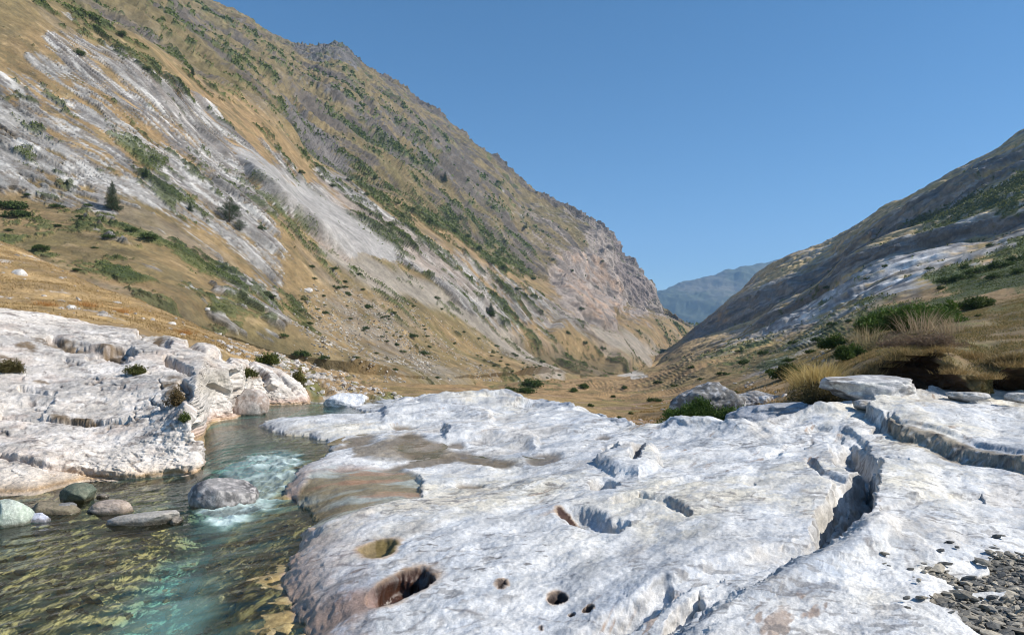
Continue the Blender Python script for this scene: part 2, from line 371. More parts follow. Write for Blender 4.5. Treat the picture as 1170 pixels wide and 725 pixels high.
green = sst(.0, .09, gw*.8+gn*.95+.25*hfA)*(1-.95*np.maximum(slabm, cliffm))*(1-.9*talus_)*(1-.85*pol(wx, wy, [(600,220),(640,236),(760,340),(765,365),(700,385),(650,380),(610,330)], 8))*(1-.8*pol(wx, wy, [(330,330),(600,400),(640,430),(400,440)], 12))
col = mix(col, [.085, .105, .036], green*.8)
dg = sst(.14, .24, gw*.8+gn*.8+.15*fbm(Q, 12, 3, 173, pix=pix))*(1-slabm)
col = mix(col, [.035, .055, .018], dg*.75)
col = mix(col, [.09, .075, .04], np.maximum(bank, .8*pol(wx, wy, [(160,350),(240,365),(395,425),(380,432),(300,425),(200,385)], 8))*.6)  # shade in the two foot hollows painted as darker brown
A.P = (A.P+N0*((green*(.7+.6*nf)+dg*1.0)*np.clip(A.d/260, .4, 1.4))[..., None]).astype(f32)
col = mix(col, [.12, .105, .10], crag*sst(-.15, .15, fbm(P, 30, 5, 99, gain=.7, pix=pix))*.7)
col *= np.clip(1+.9*hfA*(.4+.6*rock)*(1-.6*slabm)+.7*hfB, .35, 1.8)[..., None]
A.green = green; A.Nn = N0
col = mix(col, [.15, .13, .065], (1-rock)*pol(wx, wy, [(-60,200),(120,230),(260,330),(400,430),(-60,430)], 20)*sst(-.2, .25, nb)*.55)
dks = line(wx*.5+px*.5, wy*.5+py*.5, [(268,188),(286,222),(306,246),(332,268),(358,292)], 2.5, 4); col = mix(col, [.085, .075, .07], dks*sst(-.2, .15, hfA)*.4)  # stain and overhang shade along the slab's lower edge, both painted dark
col = col*(.88-.02*cl2-.17*rock)[..., None]
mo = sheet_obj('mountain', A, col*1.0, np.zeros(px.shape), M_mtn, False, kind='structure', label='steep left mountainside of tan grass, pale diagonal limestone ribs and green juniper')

# ------------------------------------------------------------------ VALLEY FLOOR AND RIGHT HILL
B0 = [(-400,620,8),(300,660,10),(430,720,10),(560,720,10),(700,700,10),(800,640,11),(900,600,12),(940,560,12.5),(1000,520,13.2),(1170,520,13.2),(1400,520,12)]
B1 = [(-400,560,14),(300,500,24),(430,466,32),(500,462,36),(550,462,34),(640,468,30),(700,490,23),(740,503,18),(800,494,16.4),(850,490,15.2),(900,484,15.2),(950,474,15.3),(1000,463,15.6),(1060,463,15.7),(1110,463,15.7),(1170,463,15.7),(1400,470,13.6)]
B2 = [(-400,520,30),(300,460,42),(430,454,50),(500,453,60),(550,454,55),(640,462,45),(700,472,38),(750,478,30),(800,474,24),(850,466,20),(900,455,18),(930,448,17),(960,440,16.4),(985,430,16.1),(1010,420,15.9),(1040,406,15.6),(1070,402,15.7),(1088,418,15.2),(1110,432,14.9),(1130,434,14.8),(1150,420,15),(1170,416,15),(1400,380,13.4)]
B3 = [(-400,450,60),(300,450,70),(430,447,80),(550,446,100),(640,450,90),(700,456,70),(750,460,55),(800,456,42),(850,446,33),(900,434,28),(950,416,24),(1000,399,22),(1060,387,21),(1110,387,20),(1170,381,20),(1400,330,18)]
B4 = [(-400,440,110),(300,443,105),(430,443,110),(550,443,160),(640,438,200),(700,443,160),(750,442,140),(800,432,115),(850,420,105),(900,405,92),(950,392,72),(1000,375,58),(1060,358,52),(1110,345,52),(1170,332,52),(1400,280,50)]
B5 = [(-400,440,125),(300,441,120),(430,441,125),(550,440,205),(640,434,320),(700,434,330),(750,428,300),(800,412,260),(850,398,230),(900,382,200),(950,360,180),(1000,338,160),(1060,315,150),(1110,300,145),(1170,282,140),(1400,225,130)]
B6 = [(-400,440,130),(430,441,130),(550,440,210),(640,433,350),(700,432,420),(750,422,450),(800,402,420),(850,385,400),(870,376,390),(900,357,370),(934,337,350),(963,316,340),(1000,298,320),(1075,279,290),(1131,268,270),(1170,258,250),(1400,180,220)]
B7 = [(-400,440,133),(430,441,133),(550,440,214),(640,433,356),(700,431.6,426),(750,421,456),(800,400,426),(850,383,404),(870,371,394),(900,349,374),(934,327,354),(963,301,344),(1000,284,324),(1075,266,294),(1131,255,274),(1170,244,254),(1400,165,224)]
B8 = [(-400,440,140),(430,441,140),(550,440,222),(640,434,370),(700,431,460),(735,425,560),(781,393,620),(852,367,560),(941,322,480),(986,292,440),(1056,250,400),(1170,195,330),(1400,110,280)]
B9 = [(-400,440,143),(430,441,143),(550,440,226),(640,434.6,376),(700,431,470),(735,420,575),(781,388,632),(800,372,640),(837,345,578),(889,325,520),(948,299,488),(978,276,452),(1038,234,412),(1097,204,384),(1170,170,345),(1400,80,292)]
B10 = [(-400,441,150),(430,442,150),(550,441,235),(640,436,400),(700,432,500),(735,418,640),(781,386,670),(800,371,680),(820,357,680),(850,330,670),(870,311,660),(896,294,630),(952,271,590),(978,258,550),(1008,240,520),(1053,222,490),(1097,198,460),(1116,187,440),(1150,172,420),(1170,158,410),(1400,40,380)]
B9 = [(x, y, d*(1+.07*(x > 780))) for x, y, d in B9]; B10 = [(x, y, d*(1+.09*(x > 780))) for x, y, d in B10]
B = loft([B0, B1, B2, B3, B4, B5, B6, B7, B8, B9, B10, (60., -15.), (500., -250.)], cols(360, 1170, 1.0, 760, 230), [8, 60, 60, 60, 50, 50, 16, 70, 30, 46, 8, 5])
P = B.P; px, py, pix = B.px, B.py, B.pix; N0 = smooth_normals(B, 6)
if N0[200, 400, 2] < 0: N0 = -N0
Db = at_base(B, 1131, 262)-at_base(B, 870, 374); Db /= np.linalg.norm(Db)
up = np.array([0, 0, 1.]); nb_ = np.cross(Db, [0, 1, 0]); nb_ /= np.linalg.norm(nb_); tb_ = np.cross(nb_, Db)
Q = np.stack([P@Db, P@tb_, P@nb_], -1).astype(f32)
wn1 = fbm(P, 30, 4, 203); wn2 = fbm(P, 24, 4, 209)
k = np.clip(B.d/120, .15, 1)
wx, wy = px+wn1*12*k, py+wn2*9*k
ns = .6*fbm(Q, 22, 5, 221, (5, 1.2, 1), .62, pix)+.7*fbm(Q, 5, 5, 223, (4, 1.2, 1), .75, pix); nb = fbm(P, 40, 6, 231, (1, 1, 1), .6, pix); nf = fbm(P, 5, 5, 241, (1, 1, 1), .65, pix)
nm = fbm(P, 1.2, 4, 243, (1, 1, 1), .6, pix)
band2 = sst(5.85, 6.02, B.t)*(1-sst(6.95, 7.15, B.t))*sst(840, 880, px)
band1 = sst(7.9, 8.05, B.t)*(1-sst(8.9, 9.15, B.t))*sst(772, 800, px)
top = sst(8.95, 9.1, B.t)*sst(760, 800, px)
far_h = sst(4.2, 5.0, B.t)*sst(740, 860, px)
amp = np.clip(B.d/200, .02, 1)
disp = fbm(P, 40, 4, 231, (1, 1, 1), .5, pix)*3.2*amp+fbm(P, 5, 2, 241, pix=pix)*.35*np.clip(B.d/60, .12, 1)+nm*.05*np.clip(1.6-B.d/45, 0, 1)
disp = disp+far_h*(fbm(Q, 22, 3, 221, (5, 1.2, 1), .5, pix)*3.2+fbm(Q, 12, 3, 251, (5, 1, 1), .5, pix, True)*1.2)*np.clip(B.d/250, .3, 1)
disp = disp+(band1+band2)*fbm(Q, 14, 5, 255, (2.5, 1, 1), .6, pix, True)*3
bankm = sst(1.15, 1.5, B.t)*(1-sst(1.95, 2.1, B.t))*sst(960, 1000, px)
lobe = fbm(P, 1.1, 4, 261)
hollow = np.maximum(pol(px, py, [(985,440),(1005,430),(1035,412),(1062,404),(1085,408),(1072,425),(1060,440),(1050,452),(1000,450)], 5), pol(px, py, [(1140,445),(1150,425),(1175,420),(1200,450),(1170,456)], 5))
lb2 = pol(px, py, [(1062,432),(1088,424),(1104,436),(1100,452),(1066,450)], 3)
B.P = (P+N0*disp[..., None]).astype(f32)
roughen(B, np.clip(bankm+hollow, 0, 1)*(px < 1250)+.0, [(.6, .22, True), (.2, .08, False)], 7300)
B.P[..., 1] += hollow*(.75+.5*nm)+lb2*.5-bankm*(lobe*.5+.25*fbm(P, .35, 3, 263))
B.P[..., 2] += (sst(1.9, 2.0, B.t)*(1-sst(2.0, 2.3, B.t)))*.06*lobe*(px > 900)
col = np.broadcast_to(np.array([.285, .185, .088], f32), P.shape).copy()
col = mix(col, [.19, .16, .055], sst(-.1, .4, fbm(P, 25, 5, 271, pix=pix))*.6)
col = mix(col, [.37, .25, .13], sst(.0, .5, fbm(P, 12, 5, 281, pix=pix))*.6); col = mix(col, [.13, .10, .05], sst(.05, .4, fbm(P, 4, 6, 283, gain=.75, pix=pix))*.6)
hx = sst(720, 800, px)*(1-sst(2.8, 3.4, B.t)*0)
col = mix(col, [.19, .165, .06], sst(790, 900, px)*sst(2.2, 4.0, B.t)*sst(-.25, .3, nb)*.55)
turf = sst(940, 1000, px)*(1-sst(3.6, 4.2, B.t))
col = mix(col, [.115, .095, .045], turf*.85); col = mix(col, [.21, .145, .075], turf*sst(-.05, .25, nf)*.7)
col = mix(col, [.12, .13, .04], turf*sst(.05, .4, fbm(P, 2.5, 5, 291, pix=pix))*.7)
col = mix(col, [.33, .21, .11], pol(wx, wy, [(1075,335),(1130,296),(1200,260),(1200,335),(1130,345)], 8)*.6)
mid_ = np.clip(sst(7.15, 7.3, B.t)*(1-sst(7.8, 7.95, B.t))+sst(9.1, 9.25, B.t), 0, 1)*sst(-.5, -.1, nb)
col = mix(col, [.40, .29, .145], mid_*far_h*sst(-.4, .1, nf)*.9)
rock = far_h*(1-.75*mid_)*sst(.02, .16, ns*.7+nb*.35-.06)*(1-.6*turf)
gs = pol(wx, wy, [(870,375),(948,333),(1000,300),(1056,281),(1095,277),(1112,274),(1098,292),(1056,315),(1000,337),(948,360),(900,382),(868,388)], 6)
gs = gs*sst(-.25, .1, ns+.3*nb)
gs = np.maximum(gs, pol(wx, wy, [(985,330),(1045,312),(1060,314),(1040,335),(1000,344)], 4)*sst(-.3, 0, ns))
gs = np.maximum(gs, pol(wx, wy, [(845,440),(900,395),(930,380),(945,385),(900,415),(862,447)], 6)*sst(-.1, .15, ns+.3*nf)*.9)
hfH = fbm(Q, 20, 7, 341, (3, 1, 1), .92, pix); hfG = fbm(P, 3, 7, 343, (1, 1, 1), .9, pix)
rkc = np.broadcast_to(np.array([.30, .29, .28], f32), P.shape).copy()
rkc = mix(rkc, [.11, .11, .115], sst(-.05, .25, fbm(Q, 6, 6, 301, (5, 1, 1), .72, pix)))
rkc = mix(rkc, [.50, .49, .47], sst(.08, .35, fbm(Q, 8, 6, 303, (4, 1, 1), .72, pix)))
strp = far_h*sst(.06, .13, fbm(Q, 8, 5, 351, (9, 1, 1), .8, pix))*sst(800, 840, px)*.7
rock = rock*sst(770, 810, px)
tg = far_h*sst(.02, .3, fbm(Q, 16, 5, 353, (7, 1, 1), .7, pix))*(1-.0*gs); col = mix(col, [.36, .26, .125], tg*.6)
col = mix(col, rkc, np.clip(np.maximum(rock*.8, gs), 0, 1)); col = col*(1-strp[..., None])+rkc*.7*strp[..., None]
dk = mix(rkc*.75, [.135, .135, .14], np.full(px.shape, .45))
bb = np.clip(np.maximum(band1*(.55+.45*sst(-.25, .1, ns)), band2)*sst(-.6, -.2, ns+.4*nb), 0, 1)
col = col*(1-bb[..., None])+dk*bb[..., None]
gw = np.full(px.shape, -.42, f32)
for pts, v in (([(1030,262),(1110,222),(1200,185),(1200,235),(1120,252),(1060,268)], .2), ([(1060,320),(1090,305),(1130,297),(1200,275),(1200,325),(1130,335),(1090,338)], .55),
               ([(860,420),(910,388),(985,352),(1000,372),(930,400),(880,430)], .12), ([(780,415),(840,395),(900,390),(850,425)], .05),
               ([(560,446),(600,440),(650,437),(655,446),(600,452)], .1), ([(890,345),(960,318),(1000,300),(1010,312),(940,348)], -.1), ([(980,345),(1100,330),(1110,360),(1000,380)], .1)):
    m = pol(wx, wy, pts, 7); gw = gw*(1-m)+v*m
gn = .5*fbm(P, 16, 4, 311, (1, 1, 1), .65, pix)+.7*fbm(P, 4, 5, 313, gain=.75, pix=pix); green = sst(.0, .12, gw*.85+gn)*(1-turf*.7)
col = mix(col, [.085, .105, .032], green*.8); col = mix(col, [.035, .055, .018], sst(.16, .28, gw*.85+gn*.85)*.8)
B.P = (B.P+N0*(green*.0*np.clip(B.d/150, 0, 1.4))[..., None]).astype(f32)
soil = np.clip(bankm*sst(-.2, .1, hollow*1.2+lb2-.15+.3*lobe)+hollow+lb2, 0, 1)
col = mix(col, [.075, .045, .026], soil)
scar = (1-sst(2.5, 4, B.t))*(1-sst(900, 960, px))*sst(.12, .4, fbm(P, 6, 5, 321, (2, 1, 1), .6, pix))
col = mix(col, [.30, .20, .13], scar*.7)
riv = np.maximum(line(px, py, [(700,428.5),(716,430),(735,428)], 1.2, 1.2), line(px, py, [(722,432),(740,432)], .9, 1))
col = mix(col, [.60, .61, .61], riv*.5*(B.d > 150))
col *= np.clip(1+.8*hfH*far_h+.8*hfG, .35, 1.8)[..., None]
col = col*(1+.62*far_h[..., None]*(1-bb[..., None]))  # far slope colour lifted outside the bands, standing in for missing sunlight
B.turf = turf; B.green = green; B.soil = soil
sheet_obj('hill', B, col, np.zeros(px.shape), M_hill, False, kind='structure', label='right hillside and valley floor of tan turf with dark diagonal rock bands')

# ------------------------------------------------------------------ GOLDEN SLOPE BEHIND THE LEFT ROCK
C0 = [(-400,430,14),(0,388,19),(120,400,20),(207,412,21),(240,425,21),(293,440,22),(331,466,23.6),(400,474,24.5),(430,482,25),(480,492,25.5)]
C1 = [(-400,340,24),(0,353,23.5),(120,369,24.5),(207,387,25.5),(241,394,25.5),(293,418,26),(331,441,26),(400,458,27),(440,466,28),(480,478,28)]
C2 = [(-400,300,35),(0,335,32),(120,352,32),(207,378,31),(241,390,31),(293,409,33),(345,428,33),(400,446,34),(440,456,34),(480,470,33)]
C3 = [(-400,150,90),(0,278,60),(60,303,55),(114,330,48),(159,345,45),(179,355,44),(207,367,43),(241,382,42),(293,400,42),(345,417,43),(400,431,45),(440,446,45),(480,466,42)]
S = loft([C0, C1, C2, C3, (6., -1.8), (30., -9.)], cols(0, 480, 1.0, 350, 0), [10, 60, 90, 10, 8])
P = S.P; px, py, pix = S.px, S.py, S.pix; N0 = smooth_normals(S, 6)
if N0[80, 200, 2] < 0: N0 = -N0
nb = fbm(P, 6, 5, 401, pix=pix); nf = fbm(P, 1.5, 4, 403, pix=pix)
rub = sst(230, 330, px+nb*40)
S.P = (P+N0*(nb*.28+nf*.07+rub*np.maximum(fbm(P, 1.4, 4, 405, ridge=True, pix=pix), -.3)*.35)[..., None]).astype(f32)
col = np.broadcast_to(np.array([.36, .245, .115], f32), P.shape).copy()
col = mix(col, [.24, .165, .08], sst(-.2, .4, nb)); col = mix(col, [.21, .15, .055], sst(.1, .5, fbm(P, 3, 5, 409, pix=pix))*.6)
col = mix(col, [.24, .17, .10], rub*.8)
col = mix(col, [.42, .39, .36], np.clip(sst(.22, .36, fbm(P, 2.2, 5, 411, (1, 1, .6), .6, pix)-.12+.16*rub), 0, 1)*.85)
col = mix(col, [.10, .11, .03], np.clip(pol(px+nb*6, py+nf*4, [(330,425),(345,430),(372,452),(360,462),(340,440)], 3)+pol(px, py, [(430,452),(470,450),(480,462),(430,462)], 3)+.7*rub*sst(.2, .4, fbm(P, 2, 4, 415)), 0, 1)*.8)
col *= np.clip(1+.9*fbm(P, 3, 7, 421, gain=.9, pix=pix), .35, 1.8)[..., None]
S.rub = rub
sheet_obj('golden_ground', S, col, np.zeros(px.shape), M_hill, kind='structure', label='golden dry grass slope rising behind the grey left rock')

# ------------------------------------------------------------------ FOREGROUND: WHITE ROCK AND STREAM BED
def g(x, y, z=0.0):
    d = (ZC-z)*F/(y-HY); return ((x-CX)/F*d, d)
K = lambda y, z=0.: [(-260, y, (ZC-z)*F/(y-HY)), (1450, y, (ZC-z)*F/(y-HY))]
E4 = [(-260,480,15.6),(680,480,15.4),(720,495,13.1),(745,500,12.5),(850,495,12.2),(950,490,12.6),(1000,484,13.2),(1060,482,13.4),(1170,482,13.4),(1450,482,13.4)]
E5 = [(-260,462,24),(300,462,24),(380,460,24),(430,461,24),(470,455,23.5),(500,448,23),(560,449,22.5),(620,456,20.5),(680,473,17),(720,487,14.8),(745,491,13.8),(790,482,13.5),(850,481,13.0),(900,475,13.5),(950,468,14.2),(1000,464,15.4),(1060,462,15.8),(1170,461,15.8),(1450,461,15.8)]
E = loft([K(1150), K(800), K(725), K(610), K(540), K(510), E4, E5, (1.2, -.5), (5., -2.5)], cols(0, 1170, .82, 250, 270), [24, 70, 150, 110, 60, 55, 70, 8, 6])
P = E.P; px, py, pix = E.px, E.py, E.pix
X, Y, Z = P[..., 0].copy(), P[..., 1].copy(), P[..., 2].copy()
fl = np.array([.55, .835, 0]); fn = np.array([.835, -.55, 0])
Q = np.stack([P@fl, P@fn, P[..., 2]*0], -1).astype(f32)
w1 = fbm(P, 1.6, 4, 501); w2 = fbm(P, .5, 4, 503)
wx, wy = px+w1*10+w2*3, py+w1*4+w2*1.5
ZL, ZU = -.35, -.15
low = [g(x, y, ZL) for x, y in [(-400,1150),(372,1150),(356,760),(352,725),(343,700),(330,685),(322,668),(330,650),(338,632),(345,612),(362,596),(352,580),(338,570),(330,556),(300,548),(260,535),(230,520),(-400,520)]]
upp = [g(x, y, ZU) for x, y in [(180,570),(330,566),(336,556),(338,545),(345,533),(372,522),(384,512),(374,503),(352,499),(330,497),(312,493),(298,486),(306,481),(340,481),(392,480),(436,478),(412,468),(385,461),(300,457),(150,457)]]
jit = (w1*.16+w2*.07).astype(f32)
s1 = np.maximum(sdf(X, Y, low), 0)*0+sdf(X, Y, low)+jit; s2 = sdf(X, Y, upp)+jit*1.2
# gentle relief of the slab
und = fbm(Q, 2.8, 4, 511, (2.0, 1, 1), .45, pix)*.19+fbm(P, 1.3, 2, 512, pix=pix)*.055*sst(-.3, .2, fbm(P, 4, 2, 514))+fbm(Q, .8, 3, 513, (1.6, 1, 1), .5, pix)*.036
und += -np.clip(fbm(Q, .9, 3, 515, (3, 1, 1), ridge=True)-.1, 0, 1)*.03
hfS = fbm(Q, .9, 8, 531, (1.7, 1, 1), .92, pix); scal = fbm(P, .32, 4, 517, gain=.7, pix=pix)*.018+hfS*.012
mound = sst(6.0, 6.8, E.t)*(1-sst(7.0, 7.4, E.t))
z = Z+und*(1-.55*mound)+scal
z += mound*sst(400, 460, px)*fbm(P, 2.2, 4, 519, (1.6, 1, 1), .55, pix, True)*.28
def bump(m, h):
    global z
    z = z+m*h
NX, NY = px+w2*5, py+w2*2.5
sh = pol(NX, NY, [(1018,500),(1030,511),(1060,517),(1100,527),(1140,538),(1180,548),(1460,610),(1460,455),(1100,458),(1000,470),(990,485)], 2.4)
bump(sh, .27); she = [(1018,500),(1030,511),(1060,517),(1100,527),(1140,538),(1180,548),(1460,610)]
bump(line(NX, NY+4, she, 2, 3), -.07)
xl = np.interp(NY, [520,560,590,612,634,660,700,770], [1008,1003,1000,990,955,915,850,760]); sdl = NX-xl; wd_ = 5+sst(612, 650, NY)*60
bump(sst(-1, 1, sdl/wd_)*(1-.5*sst(5, 260, sdl))*sst(530, 552, NY)*(1-.45*sst(612, 700, NY)), .22)
bump(line(NX, NY, [(1010,632),(975,650),(942,662),(905,676),(870,700),(800,735),(700,790)], 3, 20)*sst(700, 860, px), .07)
bump(pol(NX, NY, [(994,536),(985,545),(956,560),(932,592),(928,612),(938,634),(962,630),(990,610),(1001,590),(1004,560)], 3.5), -.34)
bump(pol(NX, NY, [(994,548),(970,562),(944,592),(940,618),(958,626),(985,612),(998,588)], 6), -.26)
bump(pol(NX, NY, [(948,515),(975,512),(996,528),(996,540),(972,540),(955,531)], 4), -.30)
bump(line(NX, NY, [(1010,531),(1035,534)], 2, 3)+line(NX, NY, [(998,500),(1012,496)], 2, 3), -.10)
bump(line(NX, NY, [(1000,545),(985,518),(960,500),(930,492)], 4, 6), -.09)
# the boss with its basins
bump(pol(NX, NY, [(624,556),(626,545),(640,535),(668,530),(712,540),(716,552),(700,568),(668,580),(650,572)], 3)*(1-sst(575, 560, 0)), .22)
bump(1-sst(.6, 1.15, ell(NX, NY, 688, 552, 20, 9)), -.18)
bump(pol(NX, NY, [(684,528),(700,514),(745,512),(752,530),(730,545),(706,540)], 5), .14)
bump(1-sst(.5, 1.1, ell(NX, NY, 728, 520, 13, 7, -50)), -.26)
bump(1-sst(.5, 1.1, ell(NX, NY, 697, 516, 10, 6)), -.2)
bump(1-sst(.35, 1.05, ell(NX, NY, 668, 592, 38, 13, 12)), -.15)
bump(1-sst(.5, 1.1, ell(NX, NY, 700, 600, 20, 9)), -.10)
bump(line(NX, NY, [(702,575),(730,572),(760,578),(785,588)], 2, 4), -.08)
0 and bump(line(NX, NY, [(565,536),(600,545),(640,560),(680,582)], 1.5, 4), -.03)
# cracks and grooves along the flow lines
for pts, w, h in (([(600,760),(650,722),(720,690),(790,662),(880,640),(935,632)], 5, -.07), ([(630,725),(700,690),(760,668)], 4, -.05), ([(755,720),(770,700),(800,686)], 3, -.10),
                  ([(1010,606),(1060,585),(1120,576)], 2, -.03), 
                  ([(880,520),(900,512),(935,505),(960,503)], 2, -.05), ([(750,560),(800,550),(860,556)], 1.6, -.03), ([(925,530),(940,545),(965,555)], 2, -.07), ([(840,470),(880,500),(925,505)], 2, -.03)):
    bump(line(NX, NY, pts, w, w*2), h)
pots = [(433,613,23,8.5,-4,.10,'olive'), (459,653,37,13.5,-14,.24,'brown'), (572,654,8,4,0,.07,'dark'), (637,664,10,6,0,.09,'dark'), (673,677,6,4,0,.06,'dark'), (656,681,3,2,0,.04,'dark'), (620,692,3,2,0,.03,'dark'), (651,588,14,4.5,22,.05,'brown'), (689,553,12,5,0,.04,'mauve')]
for cx, cy, rx, ry, ro, h, kd in pots[:7]:
    e = ell(px+w2*7+w1*5, py+w2*4, cx, cy, rx*1.05, ry*1.05, ro); m_in = e < 1.5
    zc_ = float(z[m_in].mean()) if m_in.any() else 0; fl_ = (1-sst(.9, 1.6, e))*(rx > 9); z = z*(1-fl_)+zc_*fl_
    bump(1-sst(.6, 1.08, e), -h*(.8 if rx > 9.5 else .6))
bump(1-sst(.3, 1.2, ell(NX, NY, 350, 668, 70, 14, -4)), -.04)
flats = [(478,508,34,8,0), (552,517,38,5,8), (620,519,24,5,0), (402,500,30,4,-12), (480,520,50,5,-8), (462,484,14,2.5,0), (535,543,17,3.5,0), (470,496,16,3,0), (520,505,14,3,0), (690,500,14,3,0)]
fm = np.zeros(px.shape, f32)
for cx, cy, rx, ry, ro in flats: fm = np.maximum(fm, 1-sst(.6, 1.25, ell(wx, wy, cx, cy, rx, ry, ro)))
bump(fm, -.035)
# small step ridges in the middle distance
bump(line(NX, NY, [(300,487),(360,490),(440,494)], 5, 5), .03)
for pts in ([(510,497),(560,498),(600,504),(612,508)], [(440,480),(520,474),(560,482)]):
    bump(pol(NX, NY, [(x, y) for x, y in pts]+[(x, y-11) for x, y in pts[::-1]], 6), .13)
grav = [(1050,668),(1070,666),(1090,671),(1120,672),(1136,666),(1130,655),(1138,645),(1170,641),(1330,640),(1330,800),(1180,780),(1100,725),(1062,709),(1070,701),(1086,694),(1120,697),(1150,691),(1146,686),(1110,683),(1080,680)]
gd = pol(NX, NY, grav, 3); bump(gd, -.05)
# lens of the wet ledge
led = pol(wx, wy, [(334,556),(336,540),(350,529),(400,525),(455,526),(480,538),(478,556),(440,566),(395,574),(360,580)], 3)
z = z*(1-led*.85)+led*(-.12)*.85+led*fbm(P, .5, 3, 551)*.03
z0 = z.copy()
# stream
dl = np.clip(s1, 0, 9)
amb = pol(wx, wy, [(352,740),(330,680),(345,604),(315,588),(285,600),(268,630),(262,668),(240,760),(380,900)], 10)
chan = line(px, py, [(300,560),(250,585),(215,625),(150,690),(60,760),(-100,900)], 30, 60)
depth1 = .05+.10*sst(0, 1.2, dl)+.34*chan*sst(0, .8, dl)+fbm(P, .55, 4, 521)*.06+fbm(P, .16, 3, 523, pix=pix)*.03
depth1 = depth1*(1-amb*.7)+.03*amb*fbm(P, .3, 3, 529)
depth2 = .06+.42*sst(0, 1.6, np.clip(s2, 0, 9))+fbm(P, .7, 4, 525)*.05
zw_b = ZL+(ZU-ZL)*sst(8.45, 10.4, Y)*sst(205, 262, px)
zw_e = zw_b+.02
sW = np.maximum(s1, s2)
e1 = np.exp(-np.clip(-s1, 0, 50)/.30)*(s1 < 0); eW = np.exp(-np.clip(-sW, 0, 50)/(.30-.08*sst(9, 11, Y)))*(sW < 0)
z = z*(1-eW)+zw_e*eW
kd_ = sst(9.2, 11.5, Y+(px < 225)*-3.0)
rifb = 1-.55*pol(px, py, [(225,600),(262,540),(290,528),(345,525),(350,560),(310,590),(250,605)], 12)
z = np.where(sW > 0, zw_e-np.minimum((depth1*(1-kd_)+depth2*kd_)*rifb, sW*1.3+.02), z)
z += (sW > 0)*(rifb < .8)*fbm(P, .3, 3, 527, pix=pix)*.05
E.P = P.copy(); E.P[..., 2] = z
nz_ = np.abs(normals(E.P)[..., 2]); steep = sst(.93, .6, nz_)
roughen(E, (.12+steep)*(1-(sW > .1)), [(.45, .045, True), (.14, .022, False), (.05, .008, False)], 7000)
wat = np.maximum(sst(-.02, .06, s1), sst(-.02, .06, s2))
# colour
col = np.broadcast_to(np.array([.60, .60, .595], f32), P.shape).copy()
cs = fbm(Q, 1.3, 6, 601, (3.5, 1, 1), .62, pix); cb = fbm(P, 2.4, 6, 603, (1, 1, 1), .6, pix); cf = fbm(P, .25, 5, 605, (1, 1, 1), .7, pix)
col = mix(col, [.40, .42, .45], sst(.0, .3, cs+.5*hfS)*.55)
col = mix(col, [.24, .265, .30], sst(.12, .26, .5*hfS+ fbm(Q, .8, 6, 607, (4, 1, 1), .65, pix))*.7)
col = mix(col, [.66, .66, .66], sst(.05, .5, cb)*.6)
col = mix(col, [.66, .60, .47], sst(.02, .4, fbm(Q, 3.0, 6, 609, (1.6, 1, 1), .6, pix)+.12*sst(800, 1000, px))*.65)
col = mix(col, [.36, .385, .42], sst(.12, .4, cf)*.45)
crk = 1-sst(.0, .035, np.abs(fbm(Q, 1.1, 4, 611, (2.4, 1, 1))))
crk *= sst(.05, .35, fbm(P, 1.8, 3, 613))
col = mix(col, [.17, .15, .14], crk*.75)
pt_ = sst(.08, .3, fbm(P, 1.5, 6, 651, (1.4, 1, 1), .72, pix)); col = mix(col, [.45, .455, .46], pt_*.45)
brn = sst(.12, .34, fbm(Q, 1.9, 6, 653, (2.5, 1, 1), .72, pix)); col = mix(col, [.50, .42, .32], brn*.3)
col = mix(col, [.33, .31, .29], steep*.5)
rs = sst(.30, .42, fbm(Q, .22, 4, 615, (5, 1, 1), .7, pix))*sst(.0, .35, fbm(P, 2.2, 3, 617))
col = mix(col, [.26, .17, .11], rs*.7)
spk = sst(.34, .44, fbm(P, .13, 4, 619, (2.2, .8, 1), .65))*sst(-.2, .2, cb)*np.clip(2.2-E.d/7, 0, 1)
col = mix(col, [.10, .09, .085], spk*.8)
mot = sst(.02, .3, fbm(Q, .45, 6, 623, (1.8, 1, 1), .75, pix)); col = mix(col, [.33, .37, .43], mot*.5)
hi_ = sst(.05, .35, fbm(Q, .35, 5, 625, (2, 1, 1), .72, pix)); col = mix(col, [.73, .725, .71], hi_*.55)
dsh = (1-sst(0, .05, np.abs(fbm(P, .5, 3, 627, (2.6, 1, 1), .6))))*sst(.12, .3, fbm(P, .9, 3, 629)); col = mix(col, [.17, .16, .16], dsh*.85*np.clip(2.4-E.d/8, 0, 1))
# darker weathered crest and mound faces
col = mix(col, [.25, .28, .335], mound*sst(-.02, .3, fbm(P, 1.2, 5, 621, (1, 1, .6), .6, pix))*.6*sst(400, 450, px)*(1-sst(700, 800, px)))
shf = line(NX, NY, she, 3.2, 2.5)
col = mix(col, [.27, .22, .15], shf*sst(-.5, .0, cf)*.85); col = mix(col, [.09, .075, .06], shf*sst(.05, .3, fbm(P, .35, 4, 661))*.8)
hol = pol(NX, NY, [(990,545),(1003,560),(1002,600),(985,630),(955,640),(965,600)], 5)
col = mix(col, [.36, .36, .37], hol*.6)
for cx, cy, rx, ry, ro, h, kd in pots:
    e = ell(px+w2*7+w1*5, py+w2*4, cx, cy, rx*1.05, ry*1.05, ro)
    cc = {'olive': [.16, .12, .045], 'brown': [.05, .024, .016], 'dark': [.06, .045, .04], 'mauve': [.20, .15, .15]}[kd]
    if cx == 648: cc = [.14, .085, .07]
    col = mix(col, [.40, .26, .14], (1-sst(1.0, 1.4, e+.3*cf))*.7); col = mix(col, cc, 1-sst(.95, 1.12, e))
stain = pol(wx, wy, [(335,672),(350,655),(400,650),(430,655),(440,668),(400,676),(350,682)], 6)
col = mix(col, [.26, .16, .12], stain*sst(-.35, .15, cb+cf)*.85)
